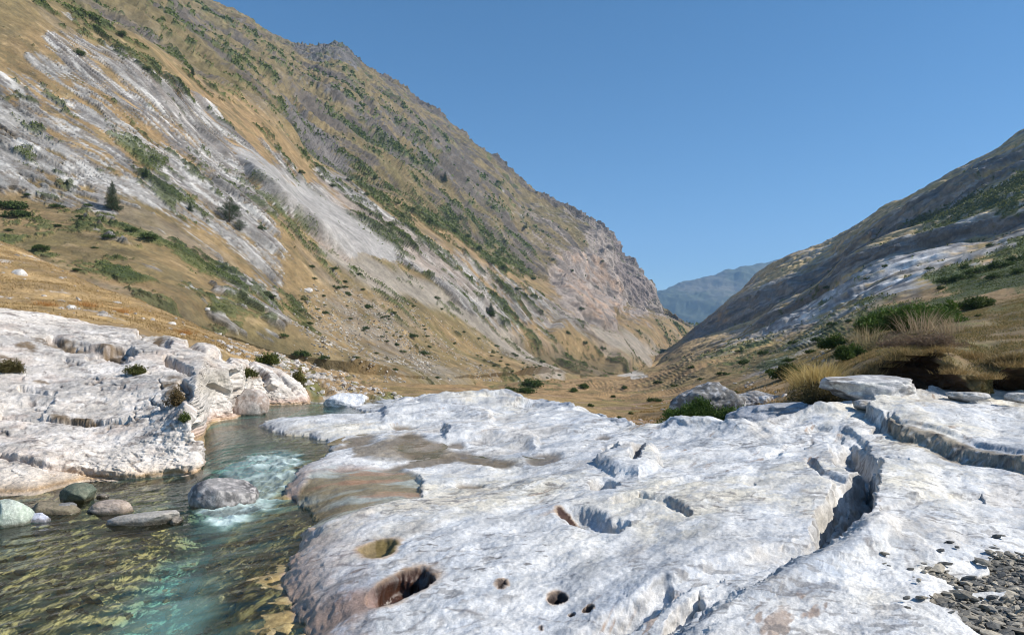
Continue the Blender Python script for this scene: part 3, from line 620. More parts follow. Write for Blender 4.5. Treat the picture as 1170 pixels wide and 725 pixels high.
rim = np.exp(-np.clip(-s1, 0, 9)/.24)*(px < 420)
col = mix(col, [.30, .18, .08], np.clip(rim*1.1, 0, 1)*sst(-.5, .0, cf+cb*.5+rim-.5))
col = mix(col, [.42, .34, .33], np.exp(-np.clip(-s1, 0, 9)/.45)*(px < 430)*.5)
ledc = np.broadcast_to(np.array([.20, .155, .075], f32), P.shape).copy()
ledc = mix(ledc, [.34, .37, .33], sst(-.1, .3, fbm(P, .9, 4, 631, (2, .7, 1)))); ledc = mix(ledc, [.30, .15, .07], sst(.1, .4, fbm(P, .7, 4, 633, (2, .7, 1)))*.8)
lm = led*.9; col = col*(1-lm[..., None])+ledc*lm[..., None]
col = mix(col, [.17, .125, .075], fm*sst(-.5, -.05, cf+fm-.4)*.85)
flo = pol(wx, wy, [(405,505),(440,497),(470,492),(500,506),(540,512),(590,520),(560,524),(500,515),(440,517),(400,518)], 2.5)
col = mix(col, [.16, .12, .07], flo*.8)
# stream bed
bed = np.broadcast_to(np.array([.36, .275, .125], f32), P.shape).copy()
peb = fbm(P, .22, 4, 641, (1.3, 1, 1), .6, pix)
bed = mix(bed, [.18, .16, .075], sst(-.1, .3, fbm(P, .8, 4, 643))*.7)
bed = mix(bed, [.42, .34, .18], sst(.12, .45, peb)*.25); bed = mix(bed, [.09, .08, .05], sst(.2, .4, -peb)*.6)
deep = sst(.22, .42, zw_b-z)*(sW > 0)
bed = mix(bed, [.09, .27, .24], np.clip(deep, 0, 1)*.8)
up_ = sst(0, .9, s2)*kd_
bed = mix(bed, [.07, .28, .23], up_*.9); bed = mix(bed, [.018, .045, .055], up_*sst(-.05, .2, fbm(P, .9, 5, 647, (2.4, .8, 1)))*sst(19.5, 16, Y)*.85); bed = mix(bed, [.14, .13, .06], up_*sst(.1, .35, fbm(P, 1.2, 4, 645, (2, .8, 1)))*.7)
bed = mix(bed, [.42, .30, .10], pol(px, py, [(20,575),(230,545),(235,560),(150,575),(60,590)], 8)*.5)
col *= np.clip(1+.48*hfS, .5, 1.35)[..., None]
pits = sst(.17, .23, fbm(P, .16, 3, 661, (1.8, 1, 1), .9, pix))*sst(.0, .25, fbm(P, 1.1, 4, 663)); col = mix(col, [.15, .14, .135], pits*.55)
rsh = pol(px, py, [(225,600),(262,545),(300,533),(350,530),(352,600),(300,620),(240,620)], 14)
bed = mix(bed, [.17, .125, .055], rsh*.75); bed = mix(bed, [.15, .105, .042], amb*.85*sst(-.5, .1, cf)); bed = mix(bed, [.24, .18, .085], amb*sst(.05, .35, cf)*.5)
bed *= (1.65*np.clip(1+.5*hfS, .5, 1.5))[..., None]
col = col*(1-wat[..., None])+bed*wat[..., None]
col = mix(col, [.16, .15, .14], gd*.7)
wet = np.clip(np.maximum.reduce([wat, led*.8, rim*.8, fm*.6, (1-sst(.8, 1.1, ell(NX, NY, 459, 653, 37, 13.5, -14)))]), 0, 1)
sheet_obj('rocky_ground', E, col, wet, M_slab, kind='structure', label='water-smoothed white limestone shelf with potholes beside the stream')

# ------------------------------------------------------------------ LEFT GREY ROCK
D1 = [(-400,640,6.3),(0,566,9.15),(34,565,9.2),(69,556,9.7),(97,551,10.1),(138,550,10.15),(193,545,10.5),(215,543,10.6),(228,541,10.75),(232,520,12.4),(236,490,15.2),(241,482,16.6),(269,478,17.5),(280,470,19.5),(293,463,21.6),(331,462,22),(350,461,22.4),(362,465,22.6)]
D0 = [(x, y+ (110 if x < 229 else 40), d-.25) for x, y, d in D1]
D2 = [(-400,600,6.6),(0,548,9.5),(34,546,9.6),(69,541,10.0),(97,536,10.3),(138,533,10.4),(193,525,10.75),(215,520,10.85),(226,515,11.0),(232,500,12.6),(236,478,15.3),(241,470,16.7),(269,463,17.6),(280,460,19.6),(293,455,21.8),(331,457,22.1),(350,460,22.5),(362,465,22.8)]
D3 = [(-400,560,7.4),(0,525,10.0),(60,520,10.3),(120,512,10.8),(170,500,11.1),(205,478,11.3),(222,462,11.5),(230,450,12.9),(236,432,15.5),(242,420,16.9),(269,420,17.9),(280,425,19.8),(293,430,22),(331,448,22.3),(350,458,22.6),(362,466,22.9)]
D4 = [(-400,480,10),(0,450,13.5),(60,448,13.9),(120,440,14.4),(170,430,14.8),(205,424,15.2),(222,420,15.4),(230,416,16.0),(236,412,17),(242,410,18),(269,414,19.0),(280,417,20.6),(293,422,22.8),(331,441,22.8),(350,456,22.9),(362,467,23)]
D5 = [(-400,345,18),(0,352,21),(35,357,21.5),(69,362,22),(121,371,22),(159,378,22),(207,388,22.5),(241,396,22.5),(262,408,22.5),(293,412,24),(320,421,24.4),(331,428,24.4),(348,446,23.9),(354,458,23.6),(362,469,23.4)]
D = loft([D0, D1, D2, D3, D4, D5, (1.5, -.25), (4., -2.)], cols(0, 362, .75, 330, 0, 6), [14, 60, 90, 120, 110, 6, 4])
P = D.P; px, py, pix = D.px, D.py, D.pix; N0 = smooth_normals(D, 8)
if N0[200, 200, 2] < 0: N0 = -N0
st = np.array([.97, .0, -.24]); w1 = fbm(P, 1.2, 4, 701); w2 = fbm(P, .35, 4, 703, pix=pix)
Q = np.stack([P[..., 0], P[..., 1], P[..., 2]+.16*P[..., 0]-.08*P[..., 1]], -1).astype(f32)
lay = fbm(Q, .9, 5, 711, (4, 3, .35), .6, pix)
q = Q[..., 2]/.38+.7*fbm(Q, 2.4, 3, 713); fr = q-np.floor(q); ledge = sst(0, .2, fr)*(1-fr)
face = 1-sst(1.9, 2.6, D.t); kx = np.clip((D.t-.9)*3, 0, 1)
disp = (fbm(P, 2.6, 3, 705, pix=pix)*.10+lay*.035+w2*.02+fbm(P, .14, 3, 709, pix=pix)*.02+ledge*.025*(.4+.6*face)+np.clip(fbm(P, .7, 5, 707, (2.2, 1.4, .6), .65, pix, True), -.5, .5)*.03)*kx
lc = (1-sst(0, .07, np.abs(fbm(Q, .8, 4, 715, (3.4, 2.4, .5), .6, pix))))*sst(0, .3, fbm(P, 1.5, 3, 717)); disp -= lc*.05*kx
NX, NY = px+w1*8+w2*3, py+w1*4+w2*2
for pts, w, h in (([(60,388),(75,395),(110,400),(140,410)], 3, -.2), ([(105,408),(130,400),(150,402)], 3, -.3), ([(160,382),(180,388),(190,392)], 3, -.35), ([(190,412),(215,422)], 2.5, -.3), ([(0,478),(50,478),(100,484),(150,480)], 1.5, -.16),
                  ([(20,445),(60,452)], 1.5, -.12), ([(0,520),(50,532),(110,540),(150,545),(215,538)], 2, -.12), ([(212,440),(222,470),(232,500)], 3, -.25), ([(240,440),(262,448),(270,470)], 1.5, -.2), ([(215,392),(240,402),(262,412)], 2, -.3), ([(318,425),(330,440),(346,458)], 1.5, -.2),
                  ([(288,415),(300,425),(310,445)], 2, -.3), ([(268,425),(272,470)], 2, -.2)):
    disp += line(NX, NY, pts, w, w*1.5)*h
disp += pol(NX, NY, [(0,460),(30,455),(60,460),(40,480),(0,478)], 3)*-.1
D.P = (P+N0*disp[..., None]).astype(f32)
roughen(D, .12+.6*sst(.9, .5, np.abs(normals(D.P)[..., 2])), [(.5, .06, True), (.16, .03, True), (.06, .012, False)], 7600)
col = np.broadcast_to(np.array([.56, .51, .455], f32), P.shape).copy()
cf = fbm(P, .3, 5, 721, (1.4, 1, 1), .7, pix); cb = fbm(P, 2, 5, 723, pix=pix)
col = mix(col, [.33, .315, .30], sst(-.1, .4, lay+.3*cb)*.7); col = mix(col, [.64, .60, .565], sst(.05, .45, fbm(Q, 1.6, 6, 725, (2, 1.5, .5), .65, pix))*.6)
col = mix(col, [.20, .175, .16], sst(.16, .36, cf)*.8); col = mix(col, [.12, .10, .09], lc*.9); col = mix(col, [.15, .125, .11], (1-sst(0, .06, np.abs(fbm(P, .55, 4, 741, (2.6, 1.5, .8), .65, pix))))*sst(-.05, .2, fbm(P, 1.1, 3, 743))*.8); col = mix(col, [.74, .70, .66], sst(.1, .4, fbm(P, .22, 5, 729, (1.6, 1, 1), .75, pix))*.6)
col = mix(col, [.42, .34, .29], sst(.1, .45, fbm(P, 1.1, 4, 727))*.5)
lip = 1-sst(1.7, 2.4, D.t); col = mix(col, [.70, .64, .57], lip*sst(225, 205, px)*.7)
col = mix(col, [.46, .43, .40], pol(px, py, [(214,420),(268,420),(270,468),(225,470)], 4)*.8)
col = mix(col, [.30, .27, .22], pol(NX, NY, [(225,425),(262,422),(262,440),(245,452),(225,450)], 6)*.6)
tide = np.exp(-np.abs(D.P[..., 2]-(ZL+.05))/.07)*(px < 232)+np.exp(-np.abs(D.P[..., 2]-(ZU+.03))/.06)*(px >= 232)
tide = np.clip(tide*1.1*sst(-.6, .1, cf+.4), 0, 1); below = np.where(px < 232, D.P[..., 2] < ZL, D.P[..., 2] < ZU)
col = mix(col, [.33, .20, .08], tide*.8); col = mix(col, [.22, .15, .05], below.astype(f32)*.8)
col = mix(col, [.55, .30, .22], (px > 232)*np.exp(-np.abs(D.P[..., 2]-(ZU+.12))/.08)*.4)
mossm = np.zeros(px.shape, f32)
for cx, cy, rx, ry in ((70,390,30,4),(130,398,22,5),(30,396,14,5),(55,392,20,4),(178,384,12,4),(45,438,12,3),(8,414,20,9),(200,444,14,16),(100,480,60,2.5),(290,426,14,8)):
    mossm = np.maximum(mossm, 1-sst(.6, 1.2, ell(NX, NY, cx, cy, rx, ry, 8)))
col = mix(col, [.13, .085, .04], mossm*sst(-.3, .1, cf)*.85)
hfD = fbm(Q, 1.2, 8, 733, (2, 1.4, .7), .92, pix); col *= np.clip(1+.75*hfD, .4, 1.45)[..., None]
sheet_obj('rock_slab', D, col, np.clip(tide, 0, 1)*.6, M_left, kind='structure', label='grey weathered limestone outcrop on the left bank of the stream')

# ------------------------------------------------------------------ WATER
wc = cols(0, 470, 1.3, 250, 0, 6)
def wrow(y, z=ZL): return [(x, y, (ZC-z)*F/(y-HY)) for x in (-260, 480)]
W = loft([wrow(1150), wrow(725), wrow(600), wrow(560), wrow(520), wrow(480), wrow(463)], wc, [30, 150, 100, 60, 50, 30])
P = W.P; px, py = W.px, W.py; X, Y = P[..., 0], P[..., 1]
zb = ZL+(ZU-ZL)*sst(8.45, 10.4, Y+.25*fbm(P, 1, 3, 801))*sst(205, 262, px)
flowv = np.stack([X*.75+Y*.66, X*.66-Y*.75, X*0], -1).astype(f32)
rif = pol(px+fbm(P, .5, 3, 803)*16, py+fbm(P, .5, 3, 805)*8, [(225,590),(262,545),(290,533),(345,530),(345,560),(300,580),(250,600)], 8)
wav = fbm(flowv, .9, 4, 811, (2.2, .8, 1))*.022+fbm(flowv, .25, 3, 813, (1.8, 1, 1))*.008+rif*fbm(P, .35, 4, 815, ridge=True)*.06
W.P = P.copy(); W.P[..., 2] = zb+wav*np.where(Y > 13, .5, 1)
s2w = sdf(X, Y, upp); s1w = sdf(X, Y, low)
fo = fbm(flowv, .7, 5, 821, (3, .9, 1), .65)
aer = pol(px+fo*20, py+fo*8, [(60,750),(100,710),(150,672),(205,652),(240,636),(262,650),(245,700),(215,750)], 22)*.7
ae2 = line(px+fo*20, py+fo*8, [(330,575),(290,592),(250,612),(200,640)], 10, 16)*.3
al = np.clip(rif*(.25+.75*sst(-.15, .3, fo))+aer*.38*sst(-.5, .4, fbm(flowv, .6, 5, 827, (1.8, 1, 1), .65))+ae2*sst(-.1, .4, fo), 0, .9)
up_ = sst(.1, 1.2, s2w)
al = np.maximum(al, up_*(.06+.45*sst(.0, .5, fbm(flowv, 1.4, 4, 823, (2.5, .8, 1)))*sst(13, 17, Y)))
al = np.maximum(al, .16*sst(0, .5, s1w)*sst(.1, .4, fo))
wc_ = np.broadcast_to(np.array([.20, .34, .29], f32), P.shape).copy()
wc_ = mix(wc_, [.62, .74, .73], rif*.9); wc_ = mix(wc_, [.30, .52, .46], np.clip(aer*1.4, 0, 1)); wc_ = mix(wc_, [.16, .40, .33], up_*sst(13, 18, Y)*.8)
c4 = np.concatenate([wc_, al[..., None]], -1)
link('water', make_mesh('water', W.P, grid_faces(*P.shape[:2]), c4.reshape(-1, 4)), M_water, kind='structure', label='clear teal and brown mountain stream with a foaming riffle')
def pool(cx, cy, rx, ry, ro, z, colr, alpha):
    n = 40; vs = [(0, 0, 0)]; 
    d0 = (ZC-z)*F/(cy-HY); c0 = np.array([(cx-CX)/F*d0, d0, z])
    V = [c0]
    for i in range(n):
        a = 2*math.pi*i/n; r_ = 1+.08*math.sin(3*a+cx)
        x = cx+rx*r_*math.cos(a)*math.cos(radians(ro))-ry*r_*math.sin(a)*math.sin(radians(ro)); y = cy+rx*r_*math.cos(a)*math.sin(radians(ro))+ry*r_*math.sin(a)*math.cos(radians(ro))
        d = (ZC-z)*F/(y-HY); V.append(np.array([(x-CX)/F*d, d, z]))
    Fc = [(0, 1+i, 1+(i+1) % n) for i in range(n)]
    link('puddle_water', make_mesh('puddle_water', np.array(V), np.array(Fc), np.tile([*colr, alpha], (n+1, 1))), M_pool, kind='structure')
def rimz(cx, cy, rx, ry, ro):
    e = ell(E.px, E.py, cx, cy, rx, ry, ro); return float(np.percentile(E.P[..., 2][(e > 1.15) & (e < 1.4)], 12))
def zat(cx, cy, rx, ry):
    m = ell(E.px, E.py, cx, cy, rx, ry) < 1.0
    return float(np.percentile(E.P[..., 2][m], 50))
pool(433, 613.5, 25, 9.5, -4, rimz(433, 613, 23, 8.5, -4)-.02, (.15, .115, .045), .5)
pool(459, 654, 40, 15, -14, rimz(459, 653, 37, 13.5, -14)-.022, (.05, .02, .014), .7)
for cx, cy, rx, ry, ro in flats[:5]: pool(cx, cy+1, rx*.95, ry*1.0, ro, zat(cx, cy, rx*.6, ry*.6)+.012, (.2, .15, .08), 0)

# ------------------------------------------------------------------ FAR MOUNTAIN
Fs = [(380,400,4600),(560,372,4600),(680,352,4700),(735,340,4800),(752,336,4800),(775,329,4850),(800,322,4900),(815,318,4950),(830,312,5000),(838,311,5000),(848,306,5000),(875,303,5100),(920,296,5200),(1000,275,5300),(1200,250,5400)]
Fb = [(x, 412, 3300) for x in (380, 1200)]
FM = loft([Fb, [(380,405,3900),(752,372,3900),(850,355,4100),(1200,340,4300)], Fs, (300., -120.), (1500., -900.)], cols(600, 940, 1.0, 220, 260), [60, 90, 8, 4])
P = FM.P; N0 = smooth_normals(FM, 8)
if N0[60, 200, 2] < 0: N0 = -N0
r1 = fbm(P, 900, 6, 901, (1, 1, 1), .55, FM.pix, True)
FM.P = (P+N0*(r1*75*(FM.t > .3))[..., None]).astype(f32)
col = np.broadcast_to(np.array([.055, .07, .045], f32), P.shape).copy(); col = mix(col, [.12, .11, .09], sst(0, .4, fbm(P, 500, 5, 905, pix=FM.pix))*.8)
sheet_obj('far_mountain', FM, col, np.zeros(FM.px.shape), M_mtn, kind='structure', label='distant blue hazy mountain closing the valley')

# ------------------------------------------------------------------ BOULDERS
def ico(sub):
    bm = bmesh.new(); bmesh.ops.create_icosphere(bm, subdivisions=sub, radius=1.0)
    V = np.array([v.co for v in bm.verts], f32); Fc = np.array([[v.index for v in f.verts] for f in bm.faces], np.int32); bm.free()
    return V, Fc
ICO = {k: ico(k) for k in (1, 2, 5, 6)}
def rot_z(V, a):
    c, s_ = math.cos(a), math.sin(a); return np.stack([V[:, 0]*c-V[:, 1]*s_, V[:, 0]*s_+V[:, 1]*c, V[:, 2]], -1)
def stone_shape(V, size, seed, box=.75, rough=.14, cuts=5):
    """a rounded, chipped block"""
    U = np.sign(V)*np.abs(V)**box; r = np.random.default_rng(seed)
    for i in range(cuts):
        n = r.normal(size=3); n /= np.linalg.norm(n); d = U@n; h = r.uniform(.62, .9)
        U = U-np.outer(np.clip(d-h, 0, 9)*.85, n)
    U = U*(1+rough*fbm(U+seed*3.1, 1.1, 4, seed)[:, None]+.035*fbm(U+seed, .25, 3, seed+3)[:, None])
    return (U*np.array(size)*.5).astype(f32)
def boulder(name, at, size, rot, seed, c1, c2, label, wl=None, box=.75, rough=.14, tilt=0, c3=None, sub=5, cuts=5, bed=None):
    V, Fc = ICO[sub]; U = stone_shape(V, size, seed, box, rough, cuts)
    if tilt: 
        c, s_ = math.cos(tilt), math.sin(tilt); U = np.stack([U[:, 0]*c+U[:, 2]*s_, U[:, 1], -U[:, 0]*s_+U[:, 2]*c], -1)
    U = rot_z(U, rot)
    L_ = max(size); n1 = fbm(U+seed, L_*.35, 5, seed+7); n2 = fbm(U+seed, L_*.08, 4, seed+9)
    cc = np.broadcast_to(np.array(c1, f32), U.shape).copy(); cc = mix(cc, c2, sst(-.15, .3, n1)); cc = mix(cc, c3 or c2, sst(.05, .3, n2)*.8)
    cc *= (1+.25*n2)[:, None]; wet = np.zeros(len(U))
    if wl is not None:
        h = U[:, 2]+at[2]-wl; wet = 1-sst(.01, .06, h+.03*n1); cc = mix(cc, [.07, .055, .035], wet*.75)
    me = make_mesh(name, U, Fc, np.concatenate([np.clip(cc, 0, 1), wet[:, None]], -1))
    return link(name, me, M_bould, loc=tuple(at), kind=None, label=label, category='boulder')
def gz(x, y, z): 
    a = g(x, y, z); return np.array([a[0], a[1], z])
GRP = 'stones at the edge of the stream'
b = gz(247, 580, ZL); b[1] += .22
boulder('boulder', b+[0, 0, .07], (.82, .62, .52), .1, 3, (.25, .24, .235), (.12, .115, .115), 'large speckled grey boulder with a dark wet side standing in the riffle', ZL, .85, .10, c3=(.42, .39, .375))
b = gz(83, 573, ZL); b[1] += .12
boulder('boulder', b+[0, 0, .05], (.46, .40, .34), 0, 5, (.10, .12, .09), (.14, .15, .11), 'dark green rounded boulder by the yellow shallows at the left rock', ZL, .9, .06)
b = gz(121, 588, ZL); b[1] += .12
boulder('boulder', b+[0, 0, .03], (.46, .30, .24), .1, 8, (.40, .33, .28), (.30, .24, .19), 'pinkish brown stone just behind the long flat stone', ZL, .7, .10)
b = gz(160, 599, ZL); b[1] += .12
boulder('boulder', b+[0, 0, .0], (.80, .30, .22), .12, 12, (.40, .37, .33), (.30, .28, .25), 'long flat pale stone lying at the water edge', ZL, .65, .12, tilt=-.10)
b = gz(4, 600, ZL); b[1] += .1
boulder('boulder', b+[0, 0, .07], (.44, .42, .42), .3, 15, (.36, .42, .35), (.44, .48, .42), 'pale green smooth boulder cut by the picture edge', ZL, .85, .07)
b = gz(46, 590, ZL); b[1] += .25
boulder('boulder', b+[0, 0, .0], (.60, .36, .24), -.25, 19, (.24, .20, .14), (.16, .14, .09), 'flat olive brown stone beside the pale green boulder', ZL, .8, .1, tilt=.12)
b = gz(43, 595, ZL)
boulder('boulder', b+[0, 0, .02], (.24, .15, .14), .2, 22, (.55, .56, .66), (.40, .42, .52), 'small bluish white stone in front of the olive brown one', ZL, .75, .12)
b = gz(68, 586, ZL); b[1] += .12
boulder('boulder', b+[0, 0, .02], (.24, .2, .16), .2, 25, (.16, .16, .16), (.22, .21, .2), 'small dark grey stone between the green boulder and the olive stone', ZL, .75, .12)
b = gz(126, 641-4, ZL-.02)
boulder('boulder', b+[0, 0, -.03], (.11, .08, .06), .3, 29, (.55, .36, .16), (.48, .32, .14), 'small orange stone just under the flowing water', None, .8, .1)
for i, (x, y, s_) in enumerate(((115, 568, .12), (104, 584, .12), (199, 597, .14), (60, 578, .10))):
    b = gz(x, y, ZL); b[1] += .05
    boulder('cobble', b+[0, 0, .0], (s_*1.3, s_, s_*.8), i, 60+i, (.18, .17, .15), (.25, .22, .19), ['little grey cobble behind the pinkish brown stone', 'little cobble left of the pinkish brown stone', 'little dark cobble at the right end of the long flat stone', 'little cobble left of the small dark grey stone'][i], ZL, .85, .12, sub=5)
# white stone upstream at the head of the pool
b = gz(393, 464, ZU)
boulder('boulder', b+[0, .2, .10], (1.35, .8, .62), .1, 33, (.56, .58, .62), (.40, .43, .48), 'bluish white boulder at the head of the upper pool', None, .8, .16, c3=(.68, .69, .7), sub=6)
b = gz(279, 474, ZU); b[1] = 18.6; b[0] = (284-CX)/F*18.6
boulder('boulder', b+[0, .1, .22], (.95, .7, .95), .3, 35, (.33, .26, .22), (.44, .40, .37), 'brownish boulder leaning on the left rock at the upper pool', ZU, .8, .12)
# blocks under the turf bank on the right
x0, x1, dd = 943, 1066, 14.6
b = np.array([((x0+x1)/2-CX)/F*dd, dd+.3, ZC-(447-HY)/F*dd])
boulder('rock_block', b, (2.45, 1.1, .72), .04, 41, (.40, .40, .41), (.24, .22, .20), 'long pale grey block lying under the turf overhang', None, .72, .26, c3=(.56, .55, .52), sub=6, cuts=14, tilt=.09)
for (xa, xb, ya, yb, dd, sd, lab) in ((976,1008,458,470,13.6,43,'small grey block in front of the long pale block'), (1086,1131,448,459,14.3,45,'flat white slab at the foot of the turf beside the soil hollow'), (1150,1190,449,461,14.0,47,'flat grey slab at the right picture edge under the turf'),
                                  (1022,1060,461,469,13.9,49,'thin flat stone lying before the right end of the long block')):
    b = np.array([((xa+xb)/2-CX)/F*dd, dd+.12, ZC-((ya+yb)/2-HY)/F*dd])
    boulder('rock_block', b, ((xb-xa)/F*dd*1.05, .5, (yb-ya)/F*dd*1.1), .05, sd, (.46, .45, .44), (.28, .26, .23), lab, None, .7, .24, tilt=.05, cuts=9)
for (xa, xb, ya, yb, dd, sd, c1, c2, tl, lab) in ((768,838,449,492,17.5,51,(.17,.165,.16),(.09,.09,.09),-.3,'dark layered rock outcrop behind the white shelf with juniper over it'), (845,892,450,470,19,53,(.34,.33,.32),(.16,.15,.15),.2,'dark broken rock between the juniper and the grass tuft'),
                                  (872,886,452,462,18.4,55,(.62,.62,.64),(.5,.5,.5),.2,'small white rock lying on the dark broken rock'), (840,940,461,484,15.4,57,(.37,.39,.43),(.26,.27,.29),-.1,'low bluish grey slab in front of the dark broken rock'), (767,792,484,494,13.6,59,(.38,.41,.46),(.24,.26,.3),0,'small blue grey stone on the crest of the white shelf')):
    b = np.array([((xa+xb)/2-CX)/F*dd, dd+.2, ZC-((ya+yb)/2-HY)/F*dd])
    boulder('outcrop', b, ((xb-xa)/F*dd*1.15, (xb-xa)/F*dd*.7, (yb-ya)/F*dd*1.2), .1, sd, c1, c2, lab, None, .7, .3, tilt=tl, c3=(.42,.42,.43) if sd != 55 else None, sub=6 if xb-xa > 40 else 5, cuts=10)
# lone stones on the slope
for (x, y, w, lab) in ((353, 331, 9, 'white boulder standing alone on the tan mountain slope'), (238, 352, 5, 'small pale stone on the golden crest of the left slope'), (82, 350, 8, 'pale pink stone in the golden grass above the left rock'), (196, 369, 7, 'brown stone on the crest of the golden slope'), (22, 311, 12, 'long pale rock lying in tan grass at the far left')):
    p = spot([A, S], x, y); w_ = w*p[1]/F
    boulder('boulder', p, (w_*1.3, w_, w_*.9), .3, x, (.62, .60, .57), (.5, .47, .44), lab, None, .8, .15, sub=5)

# ------------------------------------------------------------------ PLANTS
def leaves(lobes, n, ls, seed, c1, c2, asp=.35, fill=.35, upb=.2):
    """n pointed leaf faces spread through uneven lobes (x,y,z,rx,ry,rz)"""
    r = np.random.default_rng(seed); lob = np.array(lobes, float); vol = (lob[:, 3]*lob[:, 4]+lob[:, 3]*lob[:, 5]); k = r.choice(len(lob), n, p=vol/vol.sum())
    u = r.normal(size=(n, 3)); u /= np.linalg.norm(u, axis=1)[:, None]
    rad = 1-np.abs(r.normal(0, fill, n)); rad = np.clip(rad, .1, 1.15)
    c = lob[k, :3]+u*rad[:, None]*lob[k, 3:]
    c += r.normal(0, ls*.5, (n, 3)); ok = c[:, 2] > -.02*0-.05; c = c[ok]; u = u[ok]; k = k[ok]; n = len(c)
    a = u*.7+r.normal(0, .55, (n, 3)); a[:, 2] += upb; a /= np.linalg.norm(a, axis=1)[:, None]
    w = np.cross(a, r.normal(size=(n, 3))); w /= np.linalg.norm(w, axis=1)[:, None]
    L_ = ls*r.uniform(.6, 1.4, n)[:, None]; W_ = L_*asp
    V = np.stack([c-a*L_*.5, c+w*W_*.5, c+a*L_*.5, c-w*W_*.5], 1).reshape(-1, 3)
    Fc = np.arange(4*n).reshape(n, 4)
    kk = np.random.default_rng(seed+1).uniform(0, 1, len(lob))[k]; m = np.clip(.5*kk+.5*r.uniform(0, 1, n), 0, 1)
    col = np.array(c1)*(1-m[:, None])+np.array(c2)*m[:, None]
    return V, Fc, np.repeat(np.concatenate([col, np.zeros((n, 1))], 1), 4, 0)
def tube(pts, rad, sides=6):
    V, Fc = [], []; pts = np.array(pts, float)
    for i, p in enumerate(pts):
        t = pts[min(i+1, len(pts)-1)]-pts[max(i-1, 0)]; t /= np.linalg.norm(t)+1e-9
        a = np.cross(t, [.3, 1, .2]); a /= np.linalg.norm(a); b_ = np.cross(t, a)
        for s_ in range(sides):
            an = 2*math.pi*s_/sides; V.append(p+(a*math.cos(an)+b_*math.sin(an))*rad[i])
    for i in range(len(pts)-1):
        for s_ in range(sides):
            q0 = i*sides+s_; q1 = i*sides+(s_+1) % sides; Fc.append((q0, q1, q1+sides, q0+sides))
    return np.array(V), np.array(Fc)
def join(parts):
    V = np.concatenate([p[0] for p in parts]); o = 0; Fs_ = []
    for p in parts: Fs_.append(p[1]+o); o += len(p[0])
    return V, np.concatenate(Fs_)
BARK = np.array([.09, .06, .04, 0])
def lobes_for(w, d, h, n, seed):
    r = np.random.default_rng(seed); L_ = []
    for i in range(n):
        a = r.uniform(0, 2*math.pi); q = math.sqrt(r.uniform(0, .8)); s_ = r.uniform(.16, .34)
        x, y = q*math.cos(a)*w*.5, q*math.sin(a)*d*.5; hh = h*(1-.75*q*q)*r.uniform(.55, 1)
        L_.append((x, y, hh*.55, w*s_*.6+.0, d*s_*.6, hh*.48))
    return L_
def shrub(name, loc, w, d, h, n, ls, seed, c1, c2, label, category='shrub', group=None, mat=None, twigs=7, asp=.35, nl=14):
    root = link(name, None, None, loc=tuple(loc), label=label, category=category, group=group)
    lb = lobes_for(w, d, h, nl, seed)
    V, Fc, c_ = leaves(lb, n, ls, seed, c1, c2, asp)
    link('foliage', make_mesh('foliage', V, Fc, c_, False), mat or M_leaf, root)
    tb = join([tube([(0, 0, -.1*h), (l[0]*.5, l[1]*.5, l[2]*.6), (l[0], l[1], l[2]*1.1)], [.03*h+.01, .02*h+.006, .004]) for l in lb[:twigs]])
    link('stem', make_mesh('stem', tb[0], tb[1], np.tile(BARK, (len(tb[0]), 1))), M_bark, root)
    return root
def dup(root, loc, sc, rz, label=None):
    r = root.copy(); C.objects.link(r); r.location = tuple(loc); r.scale = sc if hasattr(sc, '__len__') else (sc,)*3; r.rotation_euler = (0, 0, rz)
    if label: r['label'] = label
    for ch in root.children:
        c = ch.copy(); C.objects.link(c); c.parent = r
    return r
G1, G2 = (.030, .055, .014), (.085, .125, .030)
# cushions of juniper dotting the slopes: three prototypes
def scatter(spots, sheet, group, label, hrat=.45, seed=0, c1=G1, c2=G2):
    protos = []; r = np.random.default_rng(seed+5)
    for i, (x, y, w) in enumerate(spots):
        p = spot([sheet], x, y); s_ = w*p[1]/F
        if len(protos) < 3:
            q = shrub('juniper', (0, 0, 0), 1, 1, hrat, 1100, .075, seed*10+len(protos), c1, c2, label, 'shrub', group, twigs=5, asp=.5)
            q.location = tuple(p); q.scale = (s_, s_, s_); protos.append(q)
        else:
            dup(protos[i % 3], p, (s_, s_*r.uniform(.8, 1.3), s_*r.uniform(.8, 1.2)), r.uniform(0, 6))
tal = [(385,329,12),(395,322,7),(399,336,8),(418,374,11),(423,351,13),(443,361,8),(471,383,16),(454,393,8),(461,401,9),(484,403,13),(492,396,7),(437,383,6),(442,388,6),(401,363,7),(416,330,6),(408,407,7),(430,402,6),(452,421,8),(500,430,8),(345,407,22),(324,383,12),(370,413,16),(386,423,12),(395,328,8),(372,357,9),(355,369,9),(357,304,8),(383,306,8),(398,334,10),
       (345,356,6),(312,338,7),(568,395,7),(590,405,7),(620,412,7),(604,420,5),(640,428,6),(505,352,5),(530,378,6),(548,386,6),(563,399,5),(580,415,6),(474,350,5),(520,392,5),(370,338,7),(360,318,6),(410,312,7)]
r_ = np.random.default_rng(4)
for i in range(46):
    t_ = r_.uniform(0, 1); tal.append((345+t_*290, 322+t_*85+r_.uniform(-6, 30)+(1-t_)*r_.uniform(0, 30), r_.uniform(3, 6.5)))
scatter(tal, A, 'juniper cushions on the tan talus slope', 'small dark green juniper cushion on the tan scree slope left of the valley', .42, 1)
lef = [(16,237,42),(24,245,30),(67,236,18),(47,283,20),(47,318,20),(102,234,12),(44,301,12),(88,308,12),(6,290,12),(92,246,10),(126,272,18),(150,262,16),(170,272,22),(66,256,10),(12,262,10),(108,282,10),(30,222,10),(4,246,12)]
scatter(lef, A, 'flat juniper mats at the foot of the rocky face', 'low dark green juniper mat spreading in tan grass below the pale ribs', .22, 2)
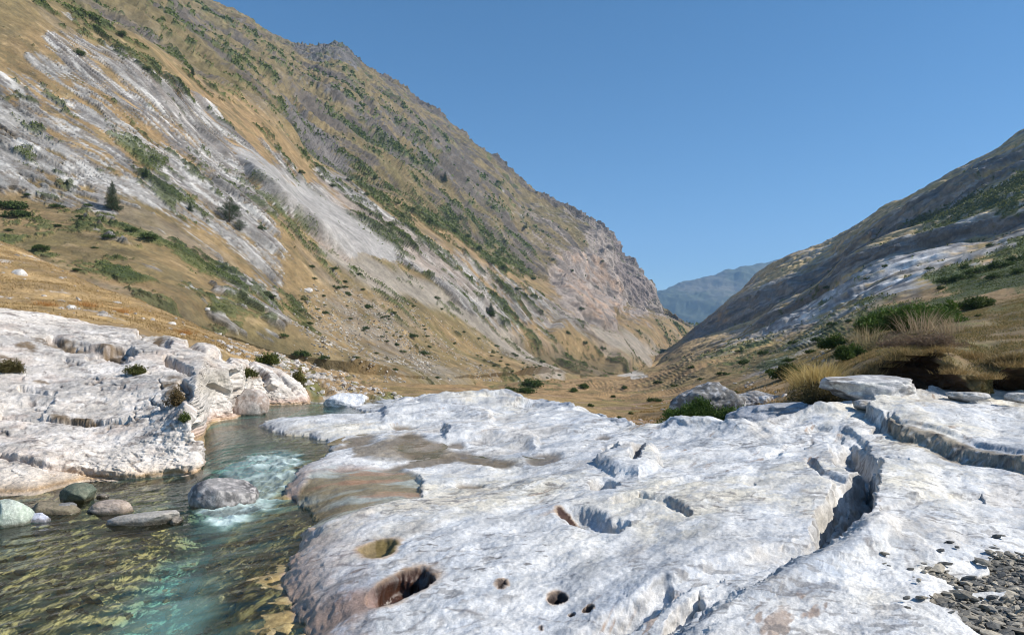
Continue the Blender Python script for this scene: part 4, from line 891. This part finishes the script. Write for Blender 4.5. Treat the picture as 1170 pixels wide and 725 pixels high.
rb = [(x, y, w) for x, y, w in [(92,62,14),(140,40,12),(170,80,10),(270,238,9),(300,262,9),(560,358,12),(500,340,8),(548,283,9),(590,330,8),(610,318,8),(470,240,8),(490,252,8),(520,264,8),(535,270,9),(455,232,8),(420,222,7),(430,205,8),(560,300,8),(575,306,8),(650,380,8),(670,392,9),(690,398,8),(600,262,7),(630,296,8),(665,352,7),(380,212,8),(345,196,8),(400,206,7),(655,310,6),(690,300,5)]]
scatter(rb, A, 'dark bushes among the limestone ribs', 'dark bush rooted among the pale limestone ribs of the mountain', .7, 3)
hil = []
for x, y, w in [(583,445,20),(608,441,30),(598,447,26),(665,441,20),(655,446,14),(690,478,10),(720,471,9),(708,476,8),(748,457,16),(752,436,12),(712,442,10),(760,478,8),(676,462,10),(700,452,8),(796,454,7),(842,447,9),(770,440,9),(800,432,10),(825,428,14),(850,414,16),(872,404,16),(845,400,10),(905,392,16),(935,388,16),(925,402,14),(880,424,20),(900,412,18),(788,420,10),(950,372,12),(970,366,10),(1010,305,10),(1080,322,22),(1100,318,24),(1120,310,26),(1145,304,26),(1165,296,22),(1100,305,18),(1075,330,16),(1135,318,20),(1160,312,22),(1060,308,10),(1130,280,10),(1108,352,14),(1130,345,20),(1120,360,8),(945,330,10),(990,318,8)]: hil.append((x, y, w))
scatter(hil, B, 'junipers on the right hillside', 'dark green juniper patch on the tan right hillside', .35, 4)

# junipers and shrubs near the stream, each its own
def near(name, x, y, wpx, hpx, sheets, n, ls, seed, c1, c2, label, dep=.7, **kw):
    p = spot(sheets, x, y); w = wpx*p[1]/F; h = hpx*p[1]/F
    return shrub(name, p-[0, 0, h*.05], w, w*dep, h*1.1, n, ls*p[1]/F, seed, c1, c2, label, **kw)
near('juniper', 1040, 374, 104, 38, [B], 26000, 3.4, 201, (.035, .075, .012), (.13, .20, .035), 'broad bright green juniper thicket on the right bank', nl=34)
near('juniper', 1000, 380, 50, 24, [B], 7000, 3.2, 202, (.035, .07, .012), (.11, .17, .03), 'green juniper just below and left of the broad thicket', nl=16)
near('juniper', 1080, 366, 50, 24, [B], 7000, 3.2, 212, (.035, .07, .012), (.11, .17, .03), 'green juniper at the right end of the broad thicket', nl=16)
near('juniper', 898, 430, 42, 18, [B], 5000, 3.0, 203, G1, G2, 'dark green juniper left of the tall yellow grass tuft')
near('juniper', 975, 408, 40, 22, [B], 5000, 3.0, 204, G1, (.10, .15, .03), 'green juniper right of the tall yellow grass tuft')
near('juniper', 955, 396, 34, 16, [B], 3000, 3.0, 205, G1, (.10, .15, .03), 'small juniper above and right of the yellow tuft')
near('juniper', 1120, 350, 40, 14, [B], 3500, 3.0, 213, G1, (.10, .13, .03), 'low juniper in orange grass near the right picture edge')
class Pt(Sheet): pass
def ptsheet(x, y, d):
    q = Pt(); q.P = np.array([[[(x-CX)/F*d, d, ZC-(y-HY)/F*d]]], f32); return q
near('juniper', 794, 486, 62, 30, [ptsheet(792,480,16.2)], 9000, 3.0, 206, (.03, .06, .012), (.10, .16, .035), 'juniper growing over the dark rock outcrop behind the white shelf', nl=18)
near('juniper', 838, 482, 50, 16, [ptsheet(838,478,15.9)], 5000, 3.0, 207, (.03, .06, .012), (.10, .16, .035), 'low juniper right of the dark rock outcrop')
near('juniper', 755, 496, 36, 13, [ptsheet(757,492,15.0)], 3000, 2.6, 208, (.03, .05, .012), (.09, .13, .03), 'low juniper fringe left of the dark rock outcrop')
near('shrub', 930, 460, 60, 34, [B], 6000, 3.0, 209, (.06, .05, .02), (.15, .12, .05), 'brown green shrub beneath the tall yellow grass tuft')
near('heather', 1050, 394, 90, 22, [B], 8000, 2.4, 210, (.16, .10, .08), (.26, .20, .12), 'dry mauve brown heather below the broad green thicket', mat=M_straw, nl=20)
near('heather', 990, 400, 60, 20, [B], 5000, 2.4, 211, (.14, .12, .06), (.26, .22, .11), 'dry olive heather between tuft and soil overhang', mat=M_straw, nl=14)
near('shrub', 153, 426, 30, 13, [D], 2500, 2.6, 221, (.05, .06, .015), (.13, .13, .04), 'small green and brown cushion on top of the grey left rock')
near('shrub', 12, 424, 32, 18, [D], 3000, 2.6, 222, (.06, .06, .02), (.14, .11, .045), 'green brown cushion at the far left of the grey rock')
near('shrub', 200, 462, 24, 26, [D], 2500, 2.6, 223, (.09, .07, .03), (.22, .15, .07), 'dry brown tuft hanging in the cleft of the grey rock', mat=M_straw)
near('shrub', 212, 478, 13, 12, [D], 900, 2.6, 224, (.05, .07, .02), (.12, .15, .04), 'tiny green tuft low in the cleft of the grey rock')
near('juniper', 307, 414, 28, 15, [S, D], 2500, 2.8, 225, (.04, .055, .012), (.12, .14, .03), 'rounded green bush above the rubble at the upper pool')
near('shrub', 284, 428, 22, 10, [S, D], 1600, 2.6, 226, (.05, .06, .015), (.13, .13, .04), 'low green cushion left of the upper pool rubble')
near('shrub', 570, 450, 18, 7, [B], 900, 2.2, 228, G1, G2, 'dark little bush just behind the white mound crest')
near('shrub', 340, 437, 16, 22, [S], 1500, 2.4, 229, (.06, .06, .015), (.16, .15, .04), 'upright green strip of moss between rock and rubble')

# grasses: blades
def blades(pts, h, w, seed, c1, c2, lean=.35, spread=None):
    r = np.random.default_rng(seed); n = len(pts); p = np.array(pts, float)
    a = r.uniform(0, 2*math.pi, n); wd = np.stack([np.cos(a), np.sin(a), a*0], -1); hh = h*r.uniform(.5, 1.3, n)
    le = r.normal(0, lean, (n, 3)); le[:, 2] = 1
    if spread is not None: le[:, :2] += spread
    le /= np.linalg.norm(le, axis=1)[:, None]; w_ = w*r.uniform(.6, 1.3, n)
    m1 = p+le*hh[:, None]*.55; tip = p+le*hh[:, None]+np.stack([le[:, 0]*hh*.35, le[:, 1]*hh*.35, -hh*.12], -1)
    V = np.stack([p-wd*w_[:, None]*.5, p+wd*w_[:, None]*.5, m1+wd*w_[:, None]*.4, tip, m1-wd*w_[:, None]*.4], 1).reshape(-1, 3)
    i = np.arange(n)*5
    # quad + triangle, written as quads (the last one folded to the tip)
    Fc = np.concatenate([np.stack([i, i+1, i+2, i+4], -1)])
    Ft = np.stack([i+4, i+2, i+3], -1)
    m = r.uniform(0, 1, n)[:, None]; c_ = np.concatenate([np.array(c1)*(1-m)+np.array(c2)*m, np.zeros((n, 1))], 1)
    return V, Fc, Ft, np.repeat(c_, 5, 0)
def blade_mesh(name, bl):
    V, Fq, Ft, c_ = bl
    T = np.concatenate([Fq[:, [0, 1, 2]], Fq[:, [0, 2, 3]], Ft]); return make_mesh(name, V, T, c_, False)
def on_sheet(s, mask, n, seed):
    r = np.random.default_rng(seed); R, Cn = s.P.shape[:2]
    area = s.pix[:-1, :-1]*0+1.0
    dP = np.linalg.norm(np.cross(s.P[1:, :-1]-s.P[:-1, :-1], s.P[:-1, 1:]-s.P[:-1, :-1]), axis=-1)
    w = (dP*mask[:-1, :-1]/np.maximum(s.d[:-1, :-1], 5)**1.2).ravel().astype(float); k = r.choice(w.size, n, p=w/w.sum())
    i, j = np.divmod(k, Cn-1); a, b_ = r.uniform(size=(2, n, 1))
    return s.P[i, j]*(1-a)*(1-b_)+s.P[i+1, j]*a*(1-b_)+s.P[i, j+1]*(1-a)*b_+s.P[i+1, j+1]*a*b_
pn = fbm(B.P, 1.5, 3, 950)
mB = ((B.t > 1.35) & (B.t < 4.0) & (B.px > 900) & (B.px < 1300)) * (1-B.soil*.97)*np.clip(.4+pn*2.5, .03, 1)
pts = on_sheet(B, mB, 120000, 1); 
link('grass', blade_mesh('grass', blades(pts, .085, .015, 2, (.09, .10, .028), (.40, .28, .13), .6)), M_straw, kind='stuff', label='short dry olive and tan grass on the right bank')
mB2 = ((B.t > 1.0) & (B.t < 3.0) & (B.px > 720) & (B.px < 1000))*np.clip(.2+pn*2, .0, 1)
pts = on_sheet(B, mB2, 14000, 3)
link('grass', blade_mesh('grass', blades(pts, .10, .018, 4, (.22, .16, .06), (.40, .27, .12))), M_straw, kind='stuff', label='tan grass behind the crest of the white shelf')
mS = ((S.t > .9) & (S.t < 2.98) & (S.px > -200))*np.clip(.5+1.6*fbm(S.P, 2.5, 3, 951), .05, 1)*(1-.85*S.rub)
pts = on_sheet(S, mS, 50000, 5)
link('grass', blade_mesh('grass', blades(pts, .11, .025, 6, (.28, .19, .08), (.54, .39, .19), .55)), M_straw, kind='stuff', label='golden dry grass on the slope behind the left rock')
def tuft(name, x, y, sheets, wpx, hpx, n, seed, c1, c2, label, lean=.3):
    p = spot(sheets, x, y); r = np.random.default_rng(seed); k = p[1]/F
    q = np.stack([r.normal(0, wpx*k*.22, n), r.normal(0, wpx*k*.22, n), np.zeros(n)], -1)
    me = blade_mesh(name, blades(q, hpx*k*.9, .013, seed, c1, c2, lean, q[:, :2]/(wpx*k)*1.1))
    return link(name, me, M_straw, loc=tuple(p), label=label, category='grass tuft')
tuft('grass_tuft', 938, 446, [B], 46, 42, 1100, 11, (.42, .30, .10), (.66, .52, .24), 'tall straw yellow grass tuft standing left of the pale block')
tuft('grass_tuft', 916, 440, [B], 24, 24, 350, 12, (.40, .28, .10), (.60, .46, .20), 'shorter yellow tuft on the left side of the tall one')
tuft('grass_tuft', 1052, 380, [B], 40, 36, 240, 13, (.34, .24, .14), (.50, .40, .26), 'thin dry stalks rising in front of the green thicket', .2)
tuft('grass_tuft', 1085, 380, [B], 30, 26, 160, 14, (.34, .24, .14), (.50, .40, .26), 'sparse dry stalks at the right end of the green thicket', .2)
tuft('grass_tuft', 992, 392, [B], 36, 26, 240, 15, (.34, .26, .14), (.50, .42, .24), 'dry pale stalks left of the broad green thicket', .25)
for i, (x, y) in enumerate(((1110, 408), (1090, 428), (1130, 432), (1155, 420), (1045, 408), (1070, 404))):
    tuft('grass_tuft', x, y, [B], 34, 12, 420, 20+i, (.20, .14, .05), (.40, .28, .13), ['shaggy tan tuft above the soil lobe', 'shaggy tan tuft hanging over the soil lobe edge', 'brown tuft above the flat white slab', 'brown tuft above the small right hollow', 'tan fringe on the lip of the dark overhang', 'tan fringe where overhang meets the soil lobe'][i], .6)
for i, (x, y) in enumerate(((992, 428), (1006, 421), (1022, 413), (1036, 406), (1140, 412), (1163, 408))):
    tuft('grass_tuft', x, y, [B], 30, 13, 420, 60+i, (.13, .11, .04), (.38, .27, .13), ['olive tuft at the left foot of the overhang lip', 'second olive tuft up the overhang lip', 'third olive tuft up the overhang lip', 'olive tuft below the top of the overhang lip', 'olive tuft above the small right hollow', 'olive tuft at the right picture edge'][i], .75)
for i, (x, y) in enumerate(((98, 349), (52, 348), (140, 356), (210, 380))):
    tuft('grass_tuft', x, y, [S], 26, 9, 260, 40+i, (.42, .19, .06), (.58, .34, .12), ['rusty orange tuft above the middle of the left rock', 'golden tuft at the far left rock edge', 'golden tuft right of the rusty one', 'golden tuft where the golden crest comes down'][i], .5)

# conifers on the mountain
def conifer(x, y, hpx, wr, seed, label, squat=False):
    p = spot([A], x, y); H = hpx*p[1]/F; root = link('pine_tree', None, None, loc=tuple(p-[0, 0, .3]), label=label, category='tree')
    r = np.random.default_rng(seed); Wd = H*wr
    t = tube([(0, 0, -.5), (.02*H, 0, H*.5), (0, 0, H*.97)], [H*.03, H*.02, H*.004], 8)
    link('trunk', make_mesh('trunk', t[0], t[1], np.tile(BARK, (len(t[0]), 1))), M_bark, root)
    lb = []
    nl = 34
    for i in range(nl):
        f_ = (i+.5)/nl; z_ = H*(.06+.9*f_); ra = Wd*.5*(1-f_)**.75*r.uniform(.65, 1.2) if not squat else Wd*.5*math.sin(math.pi*min(.95, f_*.9+.12))*r.uniform(.6, 1.15)
        a = i*2.4; lb.append((math.cos(a)*ra*.55, math.sin(a)*ra*.55, z_, ra*.55+.02*H, ra*.55+.02*H, H*.05))
    V, Fc, c_ = leaves(lb, 5200, H*.035, seed, (.018, .036, .014), (.05, .08, .028), .4, .4, -.1)
    link('crown', make_mesh('crown', V, Fc, c_, False), M_leaf, root)
conifer(129, 238, 35, .62, 1, 'tallest dark pine on the left mountain face')
conifer(168, 200, 12, .5, 2, 'tiny dark pine above and right of the tallest pine')
conifer(263, 252, 28, 1.1, 3, 'broad dark pine clump left of the big smooth slab', True)
conifer(275, 262, 16, 1.0, 4, 'small dark pine just below the broad clump', True)
conifer(219, 240, 12, .7, 5, 'small dark pine between the tallest pine and the broad clump')
conifer(562, 360, 17, .7, 6, 'dark pine at the foot of the far ribs near the valley')
conifer(221, 84, 10, .6, 7, 'tiny dark pine high on the brown upper slope')
conifer(510, 208, 12, .6, 8, 'small pine on the olive slope near the skyline')

# ------------------------------------------------------------------ GRAVEL AND RUBBLE
def many_stones(name, pts, sizes, seed, c1, c2, mat, flat=.45, **props):
    r = np.random.default_rng(seed); V0, F0 = ICO[1]; n = len(pts); nv = len(V0)
    prot = [stone_shape(V0, (2, 2, 2), 300+i, .8, .3, 4) for i in range(12)]
    Vs = np.empty((n, nv, 3), f32); a = r.uniform(0, 6.28, n); k = r.integers(0, 12, n)
    sx = sizes*r.uniform(.8, 1.5, n); sy = sizes*r.uniform(.55, .9, n); sz = sizes*r.uniform(flat*.6, flat*1.3, n)
    for i in range(n):
        u = prot[k[i]]*[sx[i]*.5, sy[i]*.5, sz[i]*.5]; c, s_ = math.cos(a[i]), math.sin(a[i])
        Vs[i, :, 0] = u[:, 0]*c-u[:, 1]*s_; Vs[i, :, 1] = u[:, 0]*s_+u[:, 1]*c; Vs[i, :, 2] = u[:, 2]+u[:, 0]*r.normal(0, .25)
    Vs += np.asarray(pts, f32)[:, None]
    Fc = (F0[None]+(np.arange(n)*nv)[:, None, None]).reshape(-1, 3); m = r.uniform(0, 1, (n, 1))**1.6
    c_ = np.array(c1)*(1-m)+np.array(c2)*m; c_ *= r.uniform(.7, 1.3, (n, 1)); c_ = np.repeat(np.concatenate([np.clip(c_, 0, 1), np.zeros((n, 1))], 1), nv, 0)
    return link(name, make_mesh(name, Vs, Fc, c_, False), mat, **props)
gm = (sst(.2, .9, gd)+.012*pol(E.px, E.py, [(1000,660),(1060,640),(1140,620),(1345,610),(1345,790),(1050,730)], 20))*(E.px < 1345)*(E.py > 620)
pts = on_sheet(E, gm, 5200, 7); r = np.random.default_rng(9); pts[:, 2] += r.uniform(0, .03, len(pts))
many_stones('gravel', pts, np.clip(r.lognormal(-3.1, .45, len(pts)), .015, .14), 10, (.10, .10, .095), (.40, .35, .27), M_bould, .4, kind='stuff', label='flat grey slate pebbles lying on the white rock at lower right')
pts = on_sheet(S, ((S.t > .9) & (S.t < 3))*(.05+S.rub)*np.clip(.3+fbm(S.P, 2, 3, 960)*2, 0, 1), 1500, 12)
many_stones('rubble', pts, r.uniform(.08, .45, len(pts))**1.2, 13, (.36, .33, .30), (.55, .52, .49), M_bould, .6, kind='stuff', label='pale broken stones on the slope above the upper pool')
m_ = pol(A.px, A.py, [(350,330),(420,330),(640,425),(620,440),(430,450),(340,430),(330,380)], 12)*np.clip(.35+fbm(A.P, 20, 4, 961)*1.8, .02, 1)
pts = on_sheet(A, m_*(A.t < 2.9), 3000, 14)
many_stones('rubble', pts, r.uniform(.2, 1.0, len(pts)), 15, (.26, .23, .19), (.46, .43, .39), M_bould, .6, kind='stuff', label='pale scree stones scattered over the tan talus')
pts = on_sheet(B, ((B.t > 1.2) & (B.t < 4.5) & (B.px > 720) & (B.px < 950))*np.clip(fbm(B.P, 3, 3, 962)*2, .02, 1), 500, 16)
many_stones('rubble', pts, r.uniform(.06, .3, len(pts)), 17, (.34, .30, .27), (.52, .48, .44), M_bould, .6, kind='stuff', label='small stones in tan turf behind the white shelf')

def ground_leaves(name, s, mask, n, ls, seed, c1, c2, **props):
    pts = on_sheet(s, mask, n, seed); r = np.random.default_rng(seed); d = pts[:, 1]
    V, Fc, c_ = leaves([(0, 0, 1, 1, 1, 1)], n, 1, seed, c1, c2, .55)
    m = len(V)//4; V = V.reshape(m, 4, 3); V -= V.mean(1, keepdims=True); sz = (ls*d[:m]/F)[:, None, None]*r.uniform(.6, 1.4, (m, 1, 1))
    V = V*sz+pts[:m, None]; V[..., 2] += (r.uniform(-.1, .9, (m, 1))*sz[..., 0]*1.0)
    link(name, make_mesh(name, V.reshape(-1, 3), Fc, c_, False), M_leaf, **props)
ground_leaves('undergrowth', A, A.green*(A.t > 1)*(A.t < 4.6)*(A.px > -60)*(.15+sst(-.1,.4,fbm(A.P, 14, 4, 971)))*(1-.5*(A.t > 3)), 60000, 2.4, 71, (.05, .085, .022), (.17, .20, .055), kind='stuff', label='low green juniper and heath between the ribs of the mountain')
ground_leaves('undergrowth', B, B.green*(B.t > 3.2)*(B.t < 9.8)*(B.px < 1220)*(1-.85*(B.px < 980))*(B.t < 9), 22000, 2.2, 72, (.045, .075, .022), (.17, .185, .06), kind='stuff', label='low green juniper and heath on the right hillside')

mw = (sW > .12)*(E.py > 560)*(E.py < 900)*(E.px > -60)
mw = mw*(1-.7*amb)
pts = on_sheet(E, mw*1.0, 700, 18); r = np.random.default_rng(19); pts[:, 2] += .005
many_stones('pebbles', pts, np.clip(r.lognormal(-2.6, .5, len(pts)), .02, .26), 20, (.17, .135, .065), (.40, .32, .18), M_bould, .5, kind='stuff', label='amber and brown stones on the bed of the stream')

# ------------------------------------------------------------------ AIR, LIGHT, CAMERA
bm = bmesh.new(); bmesh.ops.create_cube(bm, size=1)
xs, ys, zs = (-5200, 7600), (-600, 8200), (-1400, 1300)
for v in bm.verts:
    v.co = (xs[v.co.x > 0], ys[v.co.y > 0], zs[v.co.z > 0])
me = bpy.data.meshes.new('haze'); bm.to_mesh(me); bm.free()
mh, nt, N, L = nodes('haze_air'); pv = N('ShaderNodeVolumePrincipled'); pv.inputs['Color'].default_value = (.38, .64, 1, 1); pv.inputs['Density'].default_value = 1.0e-4
oo = N('ShaderNodeOutputMaterial'); L(pv.outputs[0], oo.inputs['Volume'])
hz = link('haze', me, mh, kind='stuff', label='thin blue air filling the valley')

SUN_EL, SUN_AZ = radians(39), radians(96)       # azimuth clockwise from the view direction (+Y)
w = bpy.data.worlds.new('World'); bpy.context.scene.world = w; w.use_nodes = True
nt = w.node_tree; nt.nodes.clear(); sk = nt.nodes.new('ShaderNodeTexSky'); sk.sky_type = 'NISHITA'; sk.sun_disc = False
sk.sun_elevation = SUN_EL; sk.sun_rotation = SUN_AZ; sk.altitude = 1900; sk.air_density = 1.0; sk.dust_density = .8; sk.ozone_density = 1.4
bg = nt.nodes.new('ShaderNodeBackground'); bg.inputs['Strength'].default_value = .094
ow = nt.nodes.new('ShaderNodeOutputWorld'); hs = nt.nodes.new('ShaderNodeHueSaturation'); hs.inputs['Saturation'].default_value = 1.32; hs.inputs['Hue'].default_value = .496; nt.links.new(sk.outputs[0], hs.inputs['Color']); nt.links.new(hs.outputs[0], bg.inputs[0]); nt.links.new(bg.outputs[0], ow.inputs[0])
sl = bpy.data.lights.new('sun', 'SUN'); sl.energy = 5.0; sl.angle = radians(.53); sl.color = (1, .94, .845)
so = bpy.data.objects.new('sun', sl); C.objects.link(so)
from mathutils import Vector
sd_ = Vector((math.sin(SUN_AZ)*math.cos(SUN_EL), math.cos(SUN_AZ)*math.cos(SUN_EL), math.sin(SUN_EL)))
so.rotation_euler = sd_.to_track_quat('Z', 'Y').to_euler()
cam = bpy.data.cameras.new('camera'); co_ = bpy.data.objects.new('camera', cam); C.objects.link(co_)
co_.location = (0, 0, ZC); co_.rotation_euler = (radians(90), 0, 0); cam.sensor_width = 36; cam.lens = F/1170*36
cam.shift_y = (HY-362.5)/1170; cam.clip_start = .1; cam.clip_end = 30000
sc = bpy.context.scene; sc.camera = co_
vs = sc.view_settings; sc.display_settings.display_device = 'sRGB'; vs.view_transform = 'Standard'; vs.look = 'None'; vs.gamma = 1; vs.use_curve_mapping = False; vs.exposure = .5
cy = sc.cycles; cy.use_denoising = True; cy.denoiser = 'OPENIMAGEDENOISE'; cy.max_bounces = 6; cy.diffuse_bounces = 3; cy.transparent_max_bounces = 12; cy.volume_bounces = 1; cy.use_adaptive_sampling = True; cy.pixel_filter_type = 'BLACKMAN_HARRIS'; cy.filter_width = 1.05
